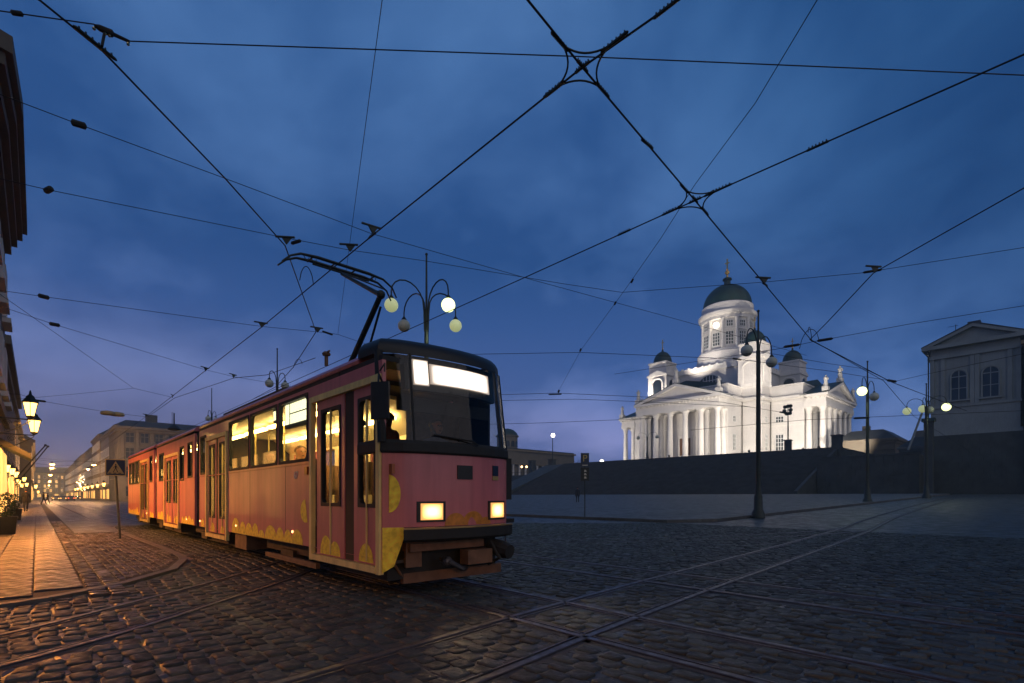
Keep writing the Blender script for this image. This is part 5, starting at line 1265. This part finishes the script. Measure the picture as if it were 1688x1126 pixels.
# ================================================================== WALL LANTERNS, SOUTH SIDE
def lantern(label, p, wall_y, sc=1.0, pw=850, group='wall lanterns along the street'):
    p = Vector(p); ln = thing('wall_lantern', label, 'lantern', tuple(p), group)
    def hexr(r, z, n=6): return [p + Vector((r*math.cos(2*math.pi*k/n), r*math.sin(2*math.pi*k/n), z)) * 1 for k in range(n)]
    mb = MB(); mb.loft([hexr(.12*sc, -.25*sc), hexr(.215*sc, .2*sc)]); mb.build('lantern_glass', M['sodium'], ln)
    mb = MB()
    for k in range(6):
        a = 2*math.pi*k/6; mb.tube([p + Vector((.124*sc*math.cos(a), .124*sc*math.sin(a), -.25*sc)), p + Vector((.222*sc*math.cos(a), .222*sc*math.sin(a), .2*sc))], .010*sc, 5)
    mb.lathe(p, [(.26*sc, .2*sc), (.255*sc, .24*sc), (.14*sc, .38*sc), (.12*sc, .44*sc), (.05*sc, .50*sc), (.035*sc, .60*sc), (.01*sc, .66*sc)], 6); mb.lathe(p, [(.04*sc, -.36*sc), (.13*sc, -.29*sc), (.13*sc, -.25*sc)], 6); mb.build('lantern_cage', M['iron'], ln)
    mb = MB(); zb = p.z - .38*sc
    mb.tube([(p.x, p.y, zb), (p.x, wall_y, zb)], .022*sc, 6); mb.tube([(p.x, p.y, zb), (p.x, p.y, p.z - .3*sc)], .022*sc, 6)
    if abs(p.y - wall_y) > .3:
        Lb = abs(p.y - wall_y)
        mb.tube([(p.x, wall_y, zb - .55*sc)] + [(p.x, wall_y + (p.y - wall_y)*k/6, zb - .55*sc + .5*sc*(1 - math.cos(math.pi/2*k/6))) for k in range(1, 7)], .016*sc, 6)
        for cy_, cr_ in ((.35, .13), (.62, .09)):
            mb.tube([(p.x, wall_y + (p.y - wall_y)*cy_ + cr_*sc*(1 - k/26)*math.cos(k*.6), zb - .17*sc + cr_*sc*(1 - k/26)*math.sin(k*.6)) for k in range(20)], .010*sc, 5)
    mb.build('bracket', M['iron'], ln)
    if pw: spot('lamp', p + Vector((0, 0, -.50*sc)), p + Vector((0, 0, -3)), pw, (1.0, .33, .055), 168, .25, ln, .12)
    return ln
Wl = -1.08
ords = ['first', 'second', 'third', 'fourth', 'fifth', 'sixth', 'seventh', 'eighth']
lantern('first orange wall lantern, the larger glowing one at upper left', at(50, 674, 18.2), Wl, 1.0, 520)
lantern('second orange wall lantern, just below and behind the larger one', at(56.5, 702, 20.6), Wl, 1.0, 520)
for px, py, t, lab in ((11, 772, 38, 'third orange wall lantern, lower left beside the dark awning'), (20, 777, 44, 'fourth orange wall lantern, right beside the third'), (27, 782, 52, 'fifth orange wall lantern, below the slanting flagpole')):
    lantern(lab, at(px, py, t), -1.75, 1.15)
for px, py, t, lab in ((31, 794, 72, 'sixth orange wall lantern, left one of the farther cluster'), (40, 790, 76, 'seventh orange wall lantern, top of the farther cluster'), (36, 800, 84, 'eighth orange wall lantern, bottom of the farther cluster'), (44, 799, 92, 'ninth orange wall lantern, right one of the farther cluster')):
    q = at(px, py, t); lantern(lab, q, q.y - .4, 1.3, 160)
for px, py, t, lab in ((59, 802, 118, 'tenth tiny wall lantern, beyond the farther cluster'), (63, 811, 160, 'eleventh tiny wall lantern, nearly at the street end')):
    q = at(px, py, t); lantern(lab, q, q.y - .5, 1.6, 250)
# lanterns added out of view behind the camera to warm the tram front
bh = simple_building('corner_shop_house', 'yellow corner house behind the photographer across the crossing', 3.2, 22, -19, -3.4, 13, M['stucco3'], 'N', lit=0)
lantern('added unseen orange lantern on the corner house behind the photographer, nearest the crossing', (4.2, -2.5, 4.1), -3.4, 1.0, 450)
lantern('added unseen orange lantern on the corner house behind the photographer, farther from the crossing', (9.5, -2.5, 4.1), -3.4, 1.0, 260)

lantern('orange wall lantern round the corner on the side-street face of the left house', (-19.7, -2.6, 4.2), -2.6, 1.0, 2300)
for i in range(8):
    lantern('small far lantern on the far-side house fronts, %s from the square' % ords[i], (-188 - i*21, 14.2, 4.6), 15.0, 2.2, 0, 'far lanterns on the far-side house fronts')
# flagpoles slanting from the house front
for i, (a, b) in enumerate((((22, 793, 52), (75, 734, 52)), ((26, 800, 56), (79, 736, 56)))):
    mb = MB(); p, q = at(*a), at(*b); mb.tube([p, q], .06, 6); mb.ball(q, .12, 8, 6); o = mb.build('flagpole', M['bark'], None, origin=tuple(p)); tag(o, ('bare slanting flagpole on the yellow house, the upper one' if i == 0 else 'bare slanting flagpole on the yellow house, the lower one'), 'flagpole', 'slanting flagpoles')

# ================================================================== LAMPS HUNG OVER THE STREET
ords = ['first', 'second', 'third', 'fourth', 'fifth', 'sixth', 'seventh', 'eighth']
for side_, lst in (('left', [(86, 765), (85, 771), (83, 783), (81.5, 794), (80.5, 800), (79.5, 805), (78.5, 809)]), ('right', [(155, 766), (145, 773), (127, 795), (121, 799.5), (113, 805), (107, 809)])):
    for i, (px, py) in enumerate(lst):
        t = 6.3 * 850 / (818 - py); p = at(px, py, t); g_ = thing('hanging_street_lamp', '%s lit street lamp of the %s-hand row hung over the far street' % (ords[i], side_), 'street lamp', tuple(p), 'street lamps hung over the street')
        mb = MB(); mb.ball(p, .38, 10, 8, (1, 1, .55)); mb.build('bulb', M['sodium_far'], g_)
        mb = MB(); mb.lathe(p, [(.42, .05), (.4, .16), (.12, .3), (.04, .5)], 10); mb.build('housing', M['iron'], g_)
        if i < 5: point('lamp', p - Vector((0, 0, .5)), 2600 + 1500*i, (1.0, .48, .18), g_, .25)
        if i < 3:
            mb = MB(); mb.tube([(p.x, -1.2, p.z + .9), (p.x, p.y, p.z + .5), (p.x, 14.8, p.z + 1.1)], .02, 5); mb.build('span_wire', M['wire'], g_)

# ================================================================== OVERHEAD WIRES
ZC = 5.60
NW = [0]
def wire_path(pts, ext0, ext1):
    pts = [Vector(p) for p in pts]
    if ext0: pts.insert(0, pts[0] + (pts[0] - pts[1]).normalized() * ext0)
    if ext1: pts.append(pts[-1] + (pts[-1] - pts[-2]).normalized() * ext1)
    return pts
def wire(name, label, pts, r, ext=(0, 0), ins=(), clamps=(), group='overhead tram wires'):
    pts = wire_path(pts, *ext); w = thing(name, label, 'wire', tuple(pts[0]), group)
    mb = MB(); mb.tube(pts, r, 6); mb.build('strand', M['wire'], w)
    for p, d, L_, rr_ in ins:
        d = d.normalized(); mb = MB(); mb.tube([p - d*L_, p - d*L_*.8, p + d*L_*.8, p + d*L_], [rr_*.4, rr_, rr_, rr_*.4], 8); mb.build('insulator', M['black'], w)
    for p, d in clamps:
        d = d.normalized(); mb = MB(); mb.tube([p - d*.16 + Vector((0, 0, .13)), p + d*.16 + Vector((0, 0, .13))], .020, 6); mb.prism([p + d*.10 + Vector((0, 0, .12)), p - d*.06 + Vector((0, 0, .12)), p + d*.015 + Vector((0, 0, 0))], (.012, .012, 0)); mb.build('hanger', M['iron'], w)
    return w
def zpts(l, z): return [on_z(px, py, z) for px, py in l]
def spike(mb, p, d, L_):
    """bolted splice on a contact wire: a bar with a row of screws"""
    d = d.normalized(); mb.tube([p - d*L_, p - d*L_*.9, p + d*L_*.9, p + d*L_], [.008, .017, .017, .008], 6)
    n = 6
    for k in range(n):
        q = p + d*(L_*(1.5*k/(n-1) - .75)); mb.tube([q + Vector((0, 0, -.01)), q + Vector((0, 0, .034))], .008, 5)
# contact wires
c1 = [Vector((8, 4.1, ZC)), Vector((-2.3, 4.14, ZC)), Vector((-3.36, 4.07, ZC)), Vector((-7.9, 4.12, ZC)), Vector((-14.2, 4.26, ZC)), Vector((-34.3, 4.4, ZC)), Vector((-80, 4.4, ZC)), Vector((-220, 4.5, ZC))]
c2 = [Vector((-2.9, -6, ZC)), Vector((-3.22, 3.1, ZC)), Vector((-3.36, 4.07, ZC)), Vector((-3.75, 7.12, ZC)), Vector((-4.9, 15.8, ZC)), Vector((-4.9, 24, ZC + .1)), Vector((-6.6, 40, ZC + .6)), Vector((-9, 90, ZC + 1.5))]
c3 = [Vector((8, 7.15, ZC)), Vector((-.31, 7.15, ZC)), Vector((-3.75, 7.12, ZC)), Vector((-7.28, 7.14, ZC)), Vector((-25, 7.14, ZC)), Vector((-80, 7.2, ZC)), Vector((-220, 7.3, ZC))]
XA = Vector((1, 0, 0)); YA = Vector((0, 1, 0))
CR = .0105
w1 = wire('contact_wire', 'thick contact wire above the tram, running from the upper crossing down into the street', c1, CR)
w2 = wire('contact_wire', 'thick contact wire linking the two star-shaped wire crossings towards the cathedral', c2, CR)
w3 = wire('contact_wire', 'thick contact wire from the right edge through the lower star crossing', c3, CR)
c4 = [Vector((-5.2, -4, ZC)), Vector((-5.9, -1.5, ZC))] + zpts([(65, 0), (170, 85), (370, 293), (470, 405), (521, 547), (483, 606)], ZC) + [Vector((-21.5, 7.0, ZC)), Vector((-25, 7.14, ZC))]
w4 = wire('contact_wire', 'thick curving contact wire from the top left corner down to the pantograph', c4, CR)
c5 = [Vector((7, 7.4, ZC))] + zpts([(1688, 310), (1560, 382), (1440, 450), (1362, 533), (1335, 560)], ZC)
w5 = wire('contact_wire', 'contact wire curving from the right edge to the wire loop beside the green dome', c5, CR)
c6 = zpts([(520, 590), (440, 618), (386, 623), (288, 656), (244, 687)], ZC)
w6 = wire('contact_wire', 'thin crossover contact wire low over the middle of the tram', c6, CR)
c7 = zpts([(1335, 560), (1470, 630), (1535, 655)], ZC)
w7 = wire('contact_wire', 'contact wire falling from the wire loop towards the gabled building', [c7[0], c7[1], c7[2]], CR*1.3, (0, 6))
def snap(p, line):
    best = None
    for a, b in zip(line, line[1:]):
        f = max(0, min(1, (p - a).dot(b - a) / (b - a).length_squared)); q = a.lerp(b, f)
        if best is None or (q - p).length < (best - p).length: best = q
    return best
# star crossings: four curved runners and bolted splices each
for X, par, rad, hgt in ((Vector((-3.36, 4.07, ZC)), w1, .34, 1), (Vector((-3.75, 7.12, ZC)), w3, .34, 1)):
    st_ = thing('wire_crossing', 'star-shaped metal crossing of two contact wires, ' + ('the big one near the top edge' if par is w1 else 'the smaller one above the cathedral dome'), 'wire crossing', tuple(X), 'wire crossings')
    mb = MB()
    dx, dy = Vector((1, 0, 0)), Vector((-.11, .99, 0))
    for a, b in ((dx, dy), (dy, -dx), (-dx, -dy), (-dy, dx)):
        pts = []
        for k in range(9):
            s = k / 8; pts.append(X + a*rad*(1-s)**2 + b*rad*s**2 + (a + b)*rad*.16*2*s*(1-s))
        mb.tube(pts, .010, 6)
    mb.build('runner', M['iron'], st_)
    mb = MB(); spike(mb, X, dx, .10); mb.build('splice', M['iron'], st_)
    for q_, d_, l_ in ((X + dx*rad*1.15, dx, .16), (X - dx*rad*1.15, dx, .16), (X + dy*rad*1.15, dy, .14), (X - dy*rad*1.15, dy, .14), (X + Vector((0, 0, .01)), dy, .10)): mb = MB(); spike(mb, q_, d_, l_); mb.build('splice', M['iron'], st_)
for par, d, lst in ((w1, XA, ((1100, 18), (925, 158), (612, 388))), (w2, YA, ((1070, 236), (1258, 470))), (w3, XA, ((1347, 240), (1030, 384), (1175, 318), (1105, 350)))):
    pl_ = {0: c1, 1: c2, 2: c3}[(w1, w2, w3).index(par)]
    for px, py in lst: mb = MB(); spike(mb, snap(on_z(px, py, ZC), pl_), d, .13); mb.build('splice', M['iron'], par)
mb = MB(); spike(mb, on_z(158, 72, ZC), c4[3] - c4[2], .2); mb.build('splice', M['iron'], w4)
# jumper loop at the crossing of two contact wires, and one by the dome
def loop(par, p, q, h):
    p, q = Vector(p), Vector(q); mb = MB(); mb.tube([p.lerp(q, k/10) + Vector((0, 0, h*math.sin(math.pi*k/10)**.6 if 0 < k < 10 else 0)) for k in range(11)], .009, 6); mb.build('jumper', M['wire'], par)
loop(w4, on_z(494, 462, ZC), on_z(517, 470, ZC), .33); loop(w4, on_z(484, 606, ZC), on_z(498, 600, ZC), .22)
loop(w5, on_z(1318, 575, ZC), on_z(1350, 560, ZC), .42); loop(w5, on_z(1338, 563, ZC), on_z(1332, 548, ZC), .25)
# insulated hangers: span wires
ZS = 5.78
def span(label, l, r=.0055, ext=(6, 6), ins=(), clamps=(), z=ZS):
    P = zpts(l, z)
    return wire('span_wire', label, P, r, ext, [(on_z(px, py, z), P[1] - P[0] if px < l[1][0] else P[-1] - P[-2], L_, rr_) for px, py, L_, rr_ in ins], [(on_z(px, py, ZC), P[-1] - P[0]) for px, py in clamps], 'span wires carrying the contact wires')
s1 = span('span wire right along the top edge, with a brightly glinting insulator at its left', [(0, 18), (155, 40), (215, 68), (950, 93), (1688, 124)], .006, (5, 6), [(28, 22, .05, .022)])
p0, p1 = on_z(155, 42, ZS), on_z(214, 69, ZS); d = p1 - p0
mb = MB(); mb.tube([p0, p0.lerp(p1, .15), p0.lerp(p1, .5), p0.lerp(p1, .55), p1], [.012, .028, .034, .018, .014], 8); mb.tube([p0.lerp(p1, .3), on_z(168, 76, ZC)], .014, 6); mb.build('insulator', M['black'], s1)
mb = MB()
for f_ in (0, .30, .42, .95): mb.ball(p0.lerp(p1, f_) + Vector((0, 0, -.03)), .016, 8, 6)
mb.build('brass_bolt', mat('brass_bolt', (.8, .65, .35), .15, 1.0, .05), s1)
span('long span wire from the dark left cornice across behind the tram pantograph', [(38, 170), (130, 205), (360, 290), (612, 385), (880, 462), (1100, 522), (1330, 586)], .0055, (9, 0), [(130, 205, .075, .040)], [(612, 385)])
span('span wire sagging from the left edge past the pantograph to the right edge', [(45, 305), (80, 313), (470, 392), (575, 412), (700, 430), (930, 468), (1025, 482), (1260, 465), (1420, 450), (1688, 408)], .0055, (9, 6), [(80, 313, .08, .042), (488, 399, .12, .03), (1438, 447, .16, .026)], [(470, 403), (575, 415), (1258, 468), (1440, 450)])
span('span wire at mid height from the left edge to the middle of the tram', [(10, 480), (72, 489), (430, 538), (522, 547), (556, 551), (600, 566)], .006, (9, 2), [(72, 489, .10, .05), (540, 549, .18, .03)], [(430, 540), (522, 548)])
span('span wire slanting from the left edge down to the tram rear windows', [(10, 508), (90, 535), (340, 610), (386, 621), (450, 632)], .006, (9, 3), [(90, 535, .11, .05)], [(338, 612), (384, 623)])
span('span wire slanting steeply from the left edge to the knot above the corner building', [(10, 492), (90, 548), (220, 640), (284, 655)], .006, (9, 0), [], [(284, 656)])
span('near-level short span wire above the first lantern', [(25, 658), (120, 650), (220, 640)], .006, (9, 0))
sp8 = span('span wire just above the lanterns carrying two pale lamp housings', [(10, 649), (32, 650), (67, 661), (180, 680), (240, 687)], .008, (3, 0), [(67, 661, .2, .05)], [(240, 687)])
span('thin pull-off wire dropping from the top edge to the pantograph', [(630, 0), (606, 180), (578, 390), (557, 550)], .004, (4, 0))
span('knotted span wire from the top edge through the lower star crossing', [(1347, 0), (1245, 170), (1145, 305), (1090, 392), (1030, 478), (957, 578), (920, 646)], .0045, (5, 0), [(1042, 463, .09, .022), (1014, 500, .09, .022), (957, 577, .12, .03), (921, 645, .16, .045)])
span('level span wire behind the tram front, left of the dome', [(780, 584), (957, 581), (1100, 587), (1215, 592), (1370, 612), (1470, 628)], .008, (4, 0), [(1215, 592, .2, .03), (1470, 628, .3, .05)])
span('low level span wire left of the portico pediment', [(780, 652), (918, 648), (1075, 655), (1190, 663), (1290, 680)], .010, (6, 0), [(915, 650, .3, .03), (1290, 680, .3, .05)])
span('lowest of the paired level span wires left of the portico', [(780, 661), (950, 658), (1075, 663), (1180, 668)], .010, (6, 2))
span('faint low wire between the tram front and the portico corner', [(780, 700), (900, 697), (1020, 692)], .012, (8, 2))
span('span wire from the right edge through the wire loop to the dark lamp post', [(1688, 504), (1500, 534), (1348, 562), (1278, 576), (1200, 588)], .007, (8, 4), [(1360, 560, .2, .04), (1305, 570, .22, .04)])
span('dipping wire from the wire loop to the gabled building', [(1255, 580), (1370, 600), (1425, 608), (1470, 630), (1522, 618), (1560, 610)], .007, (0, 4))
span('thin wire over the side portico roof to the gabled building', [(1240, 700), (1330, 692), (1425, 688), (1520, 684)], .012, (4, 6), [(1420, 689, .4, .06)])
for k, (px, py) in enumerate(((178, 677), (193, 679))):
    p = on_z(px, py, ZS); mb = MB(); mb.lathe(p, [(.30, -.22), (.34, -.16), (.30, -.05), (.06, .0)], 12); o = mb.build('hanging_street_lamp', M['plate'], None, smooth=True, origin=tuple(p)); tag(o, ('larger' if k == 0 else 'smaller') + ' pale unlit lamp housing hung on the wire above the corner building', 'street lamp', 'unlit lamps on the span wire')
p = on_z(287, 704, 7.2) ; mb = MB(); mb.lathe(p, [(.45, -.25), (.5, -.15), (.3, .1), (.06, .2), (.05, 1.2)], 12); o = mb.build('hanging_street_lamp', M['darkroof'], None, smooth=True, origin=tuple(p)); tag(o, 'dark dish-shaped street lamp hanging over the rear of the tram', 'street lamp')
mb = MB(); mb.lathe(p, [(.36, -.30), (.38, -.26), (.1, -.24)], 12); mb.build('bulb', M['plate'], o)

# ================================================================== SIGNS
def crossing_sign():
    b = on_z(198, 888, PZ); sg = thing('crossing_sign', 'pedestrian crossing sign on a leaning pole beside the tram rear', 'sign', tuple(b))
    top = at(191, 771, 15.2); mb = MB(); mb.tube([b, top - Vector((0, 0, .2)), top + Vector((0, 0, .2))], .03, 8); mb.build('pole', M['iron'], sg)
    # the board faces along the street, towards the crossing
    n = Vector((.985, -.17, 0)); tv = Vector((.17, .985, 0)); up = Vector((0, 0, 1)); c = top + n*.05; h = .245
    mb = MB(); mb.prism([c - tv*h - up*h, c + tv*h - up*h, c + tv*h + up*h, c - tv*h + up*h], -n*.02); bd = mb.build('board', M['signblue'], sg)
    mb = MB()
    for a, b_ in (((-h, -h), (h, -h + .025)), ((-h, h - .025), (h, h)), ((-h, -h + .026), (-h + .025, h - .026)), ((h - .025, -h + .026), (h, h - .026))):
        q = c + n*.002; mb.prism([q + tv*a[0] + up*a[1], q + tv*b_[0] + up*a[1], q + tv*b_[0] + up*b_[1], q + tv*a[0] + up*b_[1]], n*.003)
    mb.build('border', M['signyellow'], bd)
    mb = MB(); q = c + n*.002; mb.prism([q - tv*.20 - up*.18, q + tv*.20 - up*.18, q + up*.19], n*.003); tr_ = mb.build('triangle', M['signyellow'], bd)
    mb = MB(); q = c + n*.006
    def poly2(pts): mb.prism([q + tv*x + up*z for x, z in pts], n*.002)
    poly2([(.02*math.cos(R(a)), .085 + .02*math.sin(R(a))) for a in range(0, 360, 45)])
    poly2([(-.022, .06), (.028, .055), (.018, -.03), (-.018, -.03)]); poly2([(-.018, -.03), (.0, -.03), (-.05, -.14), (-.07, -.14)]); poly2([(.0, -.03), (.018, -.03), (.06, -.14), (.04, -.14)]); poly2([(.02, .05), (.03, .04), (.07, -.02), (.06, -.025)]); poly2([(-.02, .05), (-.028, .04), (-.06, -.01), (-.052, -.02)])
    for k in range(3): poly2([(-.17 + k*.115, -.172), (-.10 + k*.115, -.172), (-.105 + k*.115, -.152), (-.165 + k*.115, -.152)])
    mb.build('walking_figure', M['black'], tr_)
crossing_sign()
b = at(964, 852, 28.0); b.z = .14; ps = thing('parking_sign', 'dark parking sign with a P on a thin pole at the square kerb', 'sign', tuple(b))
top = CAM_H + (818 - 747)/850*28; mb = MB(); mb.tube([b, (b.x, b.y, top)], .028, 8); mb.build('pole', M['iron'], ps)
rt = Vector((sA, cA, 0)); fw = Vector((cA, -sA, 0)); c = Vector((b.x, b.y, 0)) + fw*.04; up = Vector((0, 0, 1)); hw = .225
mb = MB(); mb.prism([c - rt*hw + up*(top - .72), c + rt*hw + up*(top - .72), c + rt*hw + up*top, c - rt*hw + up*top], fw*.015); bd = mb.build('board', M['signblue'], ps)
rz_ = math.atan2(rt.y, rt.x)
text('P', .52, c + fw*.02 + up*(top - .30), (R(90), 0, rz_), M['signyellow'], ps, 'letter_p', .003)
mb = MB(); mb.prism([c - rt*hw + up*(top - 1.5), c + rt*hw + up*(top - 1.5), c + rt*hw + up*(top - .78), c - rt*hw + up*(top - .78)], fw*.015); pl2 = mb.build('time_plate', M['gloss_black'], ps)
mb = MB()
for k in range(3):
    z = top - 1.02 - k*.18; q = c + fw*.017; mb.prism([q - rt*.05 + up*z, q + rt*.09 + up*z, q + rt*.06 + up*(z + .10), q - rt*.02 + up*(z + .12)], fw*.003)
mb.prism([c + fw*.017 - rt*.15 + up*(top - .68), c + fw*.017 + rt*.15 + up*(top - .68), c + fw*.017 + rt*.15 + up*(top - .64), c + fw*.017 - rt*.15 + up*(top - .64)], fw*.003)
mb.build('plate_marks', M['signwhite'], pl2)

# ================================================================== STREET LIFE
def car(label, p, rz, paint):
    c_ = thing('car', label, 'car', p, 'cars far down the street'); 
    def bl(mb, nm, m, par=c_, smooth=False):
        ca, sa = math.cos(rz), math.sin(rz); mb.v = [Vector((v.x*ca - v.y*sa + p[0], v.x*sa + v.y*ca + p[1], v.z + p[2])) for v in mb.v]; return mb.build(nm, m, par, smooth)
    def sec(x, z0, z1, w): return [Vector((x, -w, z0)), Vector((x, w, z0)), Vector((x, w*1.02, (z0+z1)/2)), Vector((x, w*.86, z1)), Vector((x, -w*.86, z1)), Vector((x, -w*1.02, (z0+z1)/2))]
    mb = MB(); mb.loft([sec(2.15, .35, .62, .72), sec(1.9, .25, .78, .84), sec(.9, .22, .92, .88), sec(-1.4, .22, .96, .88), sec(-2.0, .28, .92, .82), sec(-2.15, .4, .8, .74)]); bl(mb, 'body', paint, smooth=True)
    mb = MB(); mb.loft([sec(.95, .90, .95, .76), sec(.25, .90, 1.40, .76), sec(-1.0, .90, 1.43, .76), sec(-1.85, .92, .97, .74)]); bl(mb, 'cabin', M['pane'], smooth=True)
    for x in (1.35, -1.35):
        for s in (-1, 1): mb = MB(); mb.lathe((0, 0, 0), [(.12, -.1), (.31, -.1), (.32, .1), (.12, .1)], 12); mb.v = [Vector((v.x + x, v.z + s*.8, v.y + .32)) for v in mb.v]; bl(mb, 'wheel', M['black'])
    for s in (-1, 1):
        mb = MB(); mb.ball((2.10, s*.58, .62), .16, 8, 6, (.5, 1, .7)); bl(mb, 'headlight', M['head']); mb = MB(); mb.boxc((-2.14, s*.6, .72), (.03, .12, .07)); bl(mb, 'tail_light', M['tail'])
for px, t, rz, lab in ((92, 150, 0, 'dark car with headlights on, far down the street at left'), (104, 165, 0, 'second dark car facing this way, far down the middle of the street'), (117, 150, math.pi, 'dark car driving away with red lights, far down the street'), (128, 190, 0, 'car with headlights beside the light tree'), (98, 215, 0, 'tiny far car with headlights, left of centre down the street'), (110, 240, 0, 'tiny far car with headlights, right of centre down the street'), (88, 260, 0, 'farthest tiny car with headlights on the left')):
    q = at(px, 818, t); car(lab, (q.x, q.y, -.02), rz, M['carpaint'])
q = at(135, 818, 182); lt = thing('light_tree', 'small pole strung with white fairy lights on the far pavement', 'light tree', (q.x, q.y, 0)); mb = MB(); mb.tube([(q.x, q.y, 0), (q.x, q.y, 9)], [.15, .05], 6); mb.build('pole', M['iron'], lt)
for k in range(16):
    a = k*2.4; z = 3.2 + k*.36; r = 1.3*(1 - k/22); mb = MB(); mb.ball((q.x + r*math.cos(a), q.y + r*math.sin(a), z), .16, 6, 5); mb.build('fairy_light', M['flood'] if k % 3 else M['sodium_far'], lt)
for px, t, rz, h, lab in ((72, 74, 20, 1.75, 'dark pedestrian on the lantern-lit pavement, the left one of the pair'), (78.5, 80, 200, 1.7, 'dark pedestrian on the lantern-lit pavement, the right one of the pair'), (26, 40, 100, 1.7, 'dark pedestrian close to the house fronts below the lanterns')):
    q = at(px, 818, t); person(lab, (q.x, q.y if px > 40 else max(q.y, -.6), PZ), R(rz), h, 'walk', 'dark', 'pedestrians on the pavement')
# planters with dark evergreens by the corner house
for i, (px, py, t, lab) in enumerate(((9, 880, 16.4, 'dark box planter with clipped evergreen against the left house wall, the nearer one'), (24, 856, 26, 'dark box planter with clipped evergreen, the farther one'))):
    q = at(px, 818, t); q.z = PZ; w = .27; pt = thing('planter', lab, 'planter', tuple(q), 'planters by the house wall')
    mb = MB(); mb.loft([[q + Vector((sx*w*f, sy*w*f, z)) for sx, sy in ((-1,-1),(1,-1),(1,1),(-1,1))] for f, z in ((.85, 0), (1.0, .5), (1.06, .5), (1.06, .56))]); mb.build('box', M['black'], pt)
    mb = MB()
    for k in range(420):
        a, b_, rr_ = random.uniform(0, 6.28), random.uniform(-1, 1), random.uniform(.6, 1)**.5; s = math.sqrt(1 - b_*b_)
        c = q + Vector((.27*s*math.cos(a)*rr_, .27*s*math.sin(a)*rr_, .92 + .42*b_*rr_)); u = Vector((random.gauss(0,1), random.gauss(0,1), random.gauss(0,1))).normalized()*.04; v = u.cross(Vector((random.gauss(0,1), random.gauss(0,1), .3))).normalized()*.022
        mb.add([c - u, c + v, c + u, c - v], [(0, 1, 2, 3)])
    mb.build('foliage', mat('evergreen_leaf', (.02, .045, .018), .6, 0, .4, 8), pt); mb = MB(); mb.tube([q + Vector((0, 0, .4)), q + Vector((0, 0, .9))], .03, 6); mb.build('stem', M['bark'], pt)
# bare trees beyond the terrace
def bare_tree(label, base, h, seed):
    rnd = random.Random(seed); t_ = thing('bare_tree', label, 'tree', tuple(base), 'bare trees beyond the terrace'); tk = MB(); cr_ = MB()
    def grow(p, d, L_, r, lev):
        q = p + d*L_; (tk if lev < 1 else cr_).tube([p, p.lerp(q, .5) + Vector((rnd.gauss(0, .05), rnd.gauss(0, .05), 0))*L_, q], [r, r*.85, r*.65], 5)
        if lev > 5: return
        for k in range(3 if lev else 5):
            nd = (d + Vector((rnd.gauss(0, .5), rnd.gauss(0, .5), rnd.gauss(.12, .25)))).normalized(); grow(p.lerp(q, rnd.uniform(.55, 1)), nd, L_*rnd.uniform(.55, .78), r*.6, lev + 1)
    grow(Vector(base), Vector((0, 0, 1)), h*.36, h*.02, 0); tk.build('trunk', M['bark'], t_); cr_.build('crown', M['bark'], t_)
for i, (px, h) in enumerate(((931, 9.5), (946, 9.0))):
    q = at(px, 818, 232); bare_tree(('left' if i == 0 else 'right') + ' one of two bare winter trees beyond the end of the ochre building', (q.x, q.y, TZ - 1), h, 3 + i)
# leaning white mast and gate pier by the gabled building
p, q = at(1497, 742, 84), at(1521, 678, 84); o = MB().tube([p, q], .16, 8).build('leaning_mast', M['palace'], None, origin=tuple(p)); tag(o, 'pale leaning mast on the wall left of the gabled building', 'mast')
p = at(1531, 690, 80); gp = thing('gate_pier', 'dark tall stone gate pier at the corner of the gabled building', 'pier', (p.x, p.y, 1.4)); mb = MB(); mb.box((p.x - .55, p.y - .55, 0), (p.x + .55, p.y + .55, p.z - .5)); mb.build('shaft', M['granite'], gp); mb = MB(); mb.box((p.x - .8, p.y - .8, p.z - .496), (p.x + .8, p.y + .8, p.z)); mb.build('cap', M['roof'], gp)

# ================================================================== HAZE: damp evening air over the square
hz = MB(); hz.box((-760, -60, -1.2), (80, 300, 84)); haze = hz.build('haze', None, None, kind='stuff')
hm_ = bpy.data.materials.new('evening_haze'); hm_.use_nodes = True; hn = hm_.node_tree.nodes; hn.clear()
ho_ = hn.new('ShaderNodeOutputMaterial'); hv = hn.new('ShaderNodeVolumePrincipled'); hv.inputs['Color'].default_value = (.76, .95, .93, 1); hv.inputs['Density'].default_value = .0008; hv.inputs['Anisotropy'].default_value = .35
hm_.node_tree.links.new(hv.outputs[0], ho_.inputs['Volume']); haze.data.materials.append(hm_)
cy.volume_bounces = 0
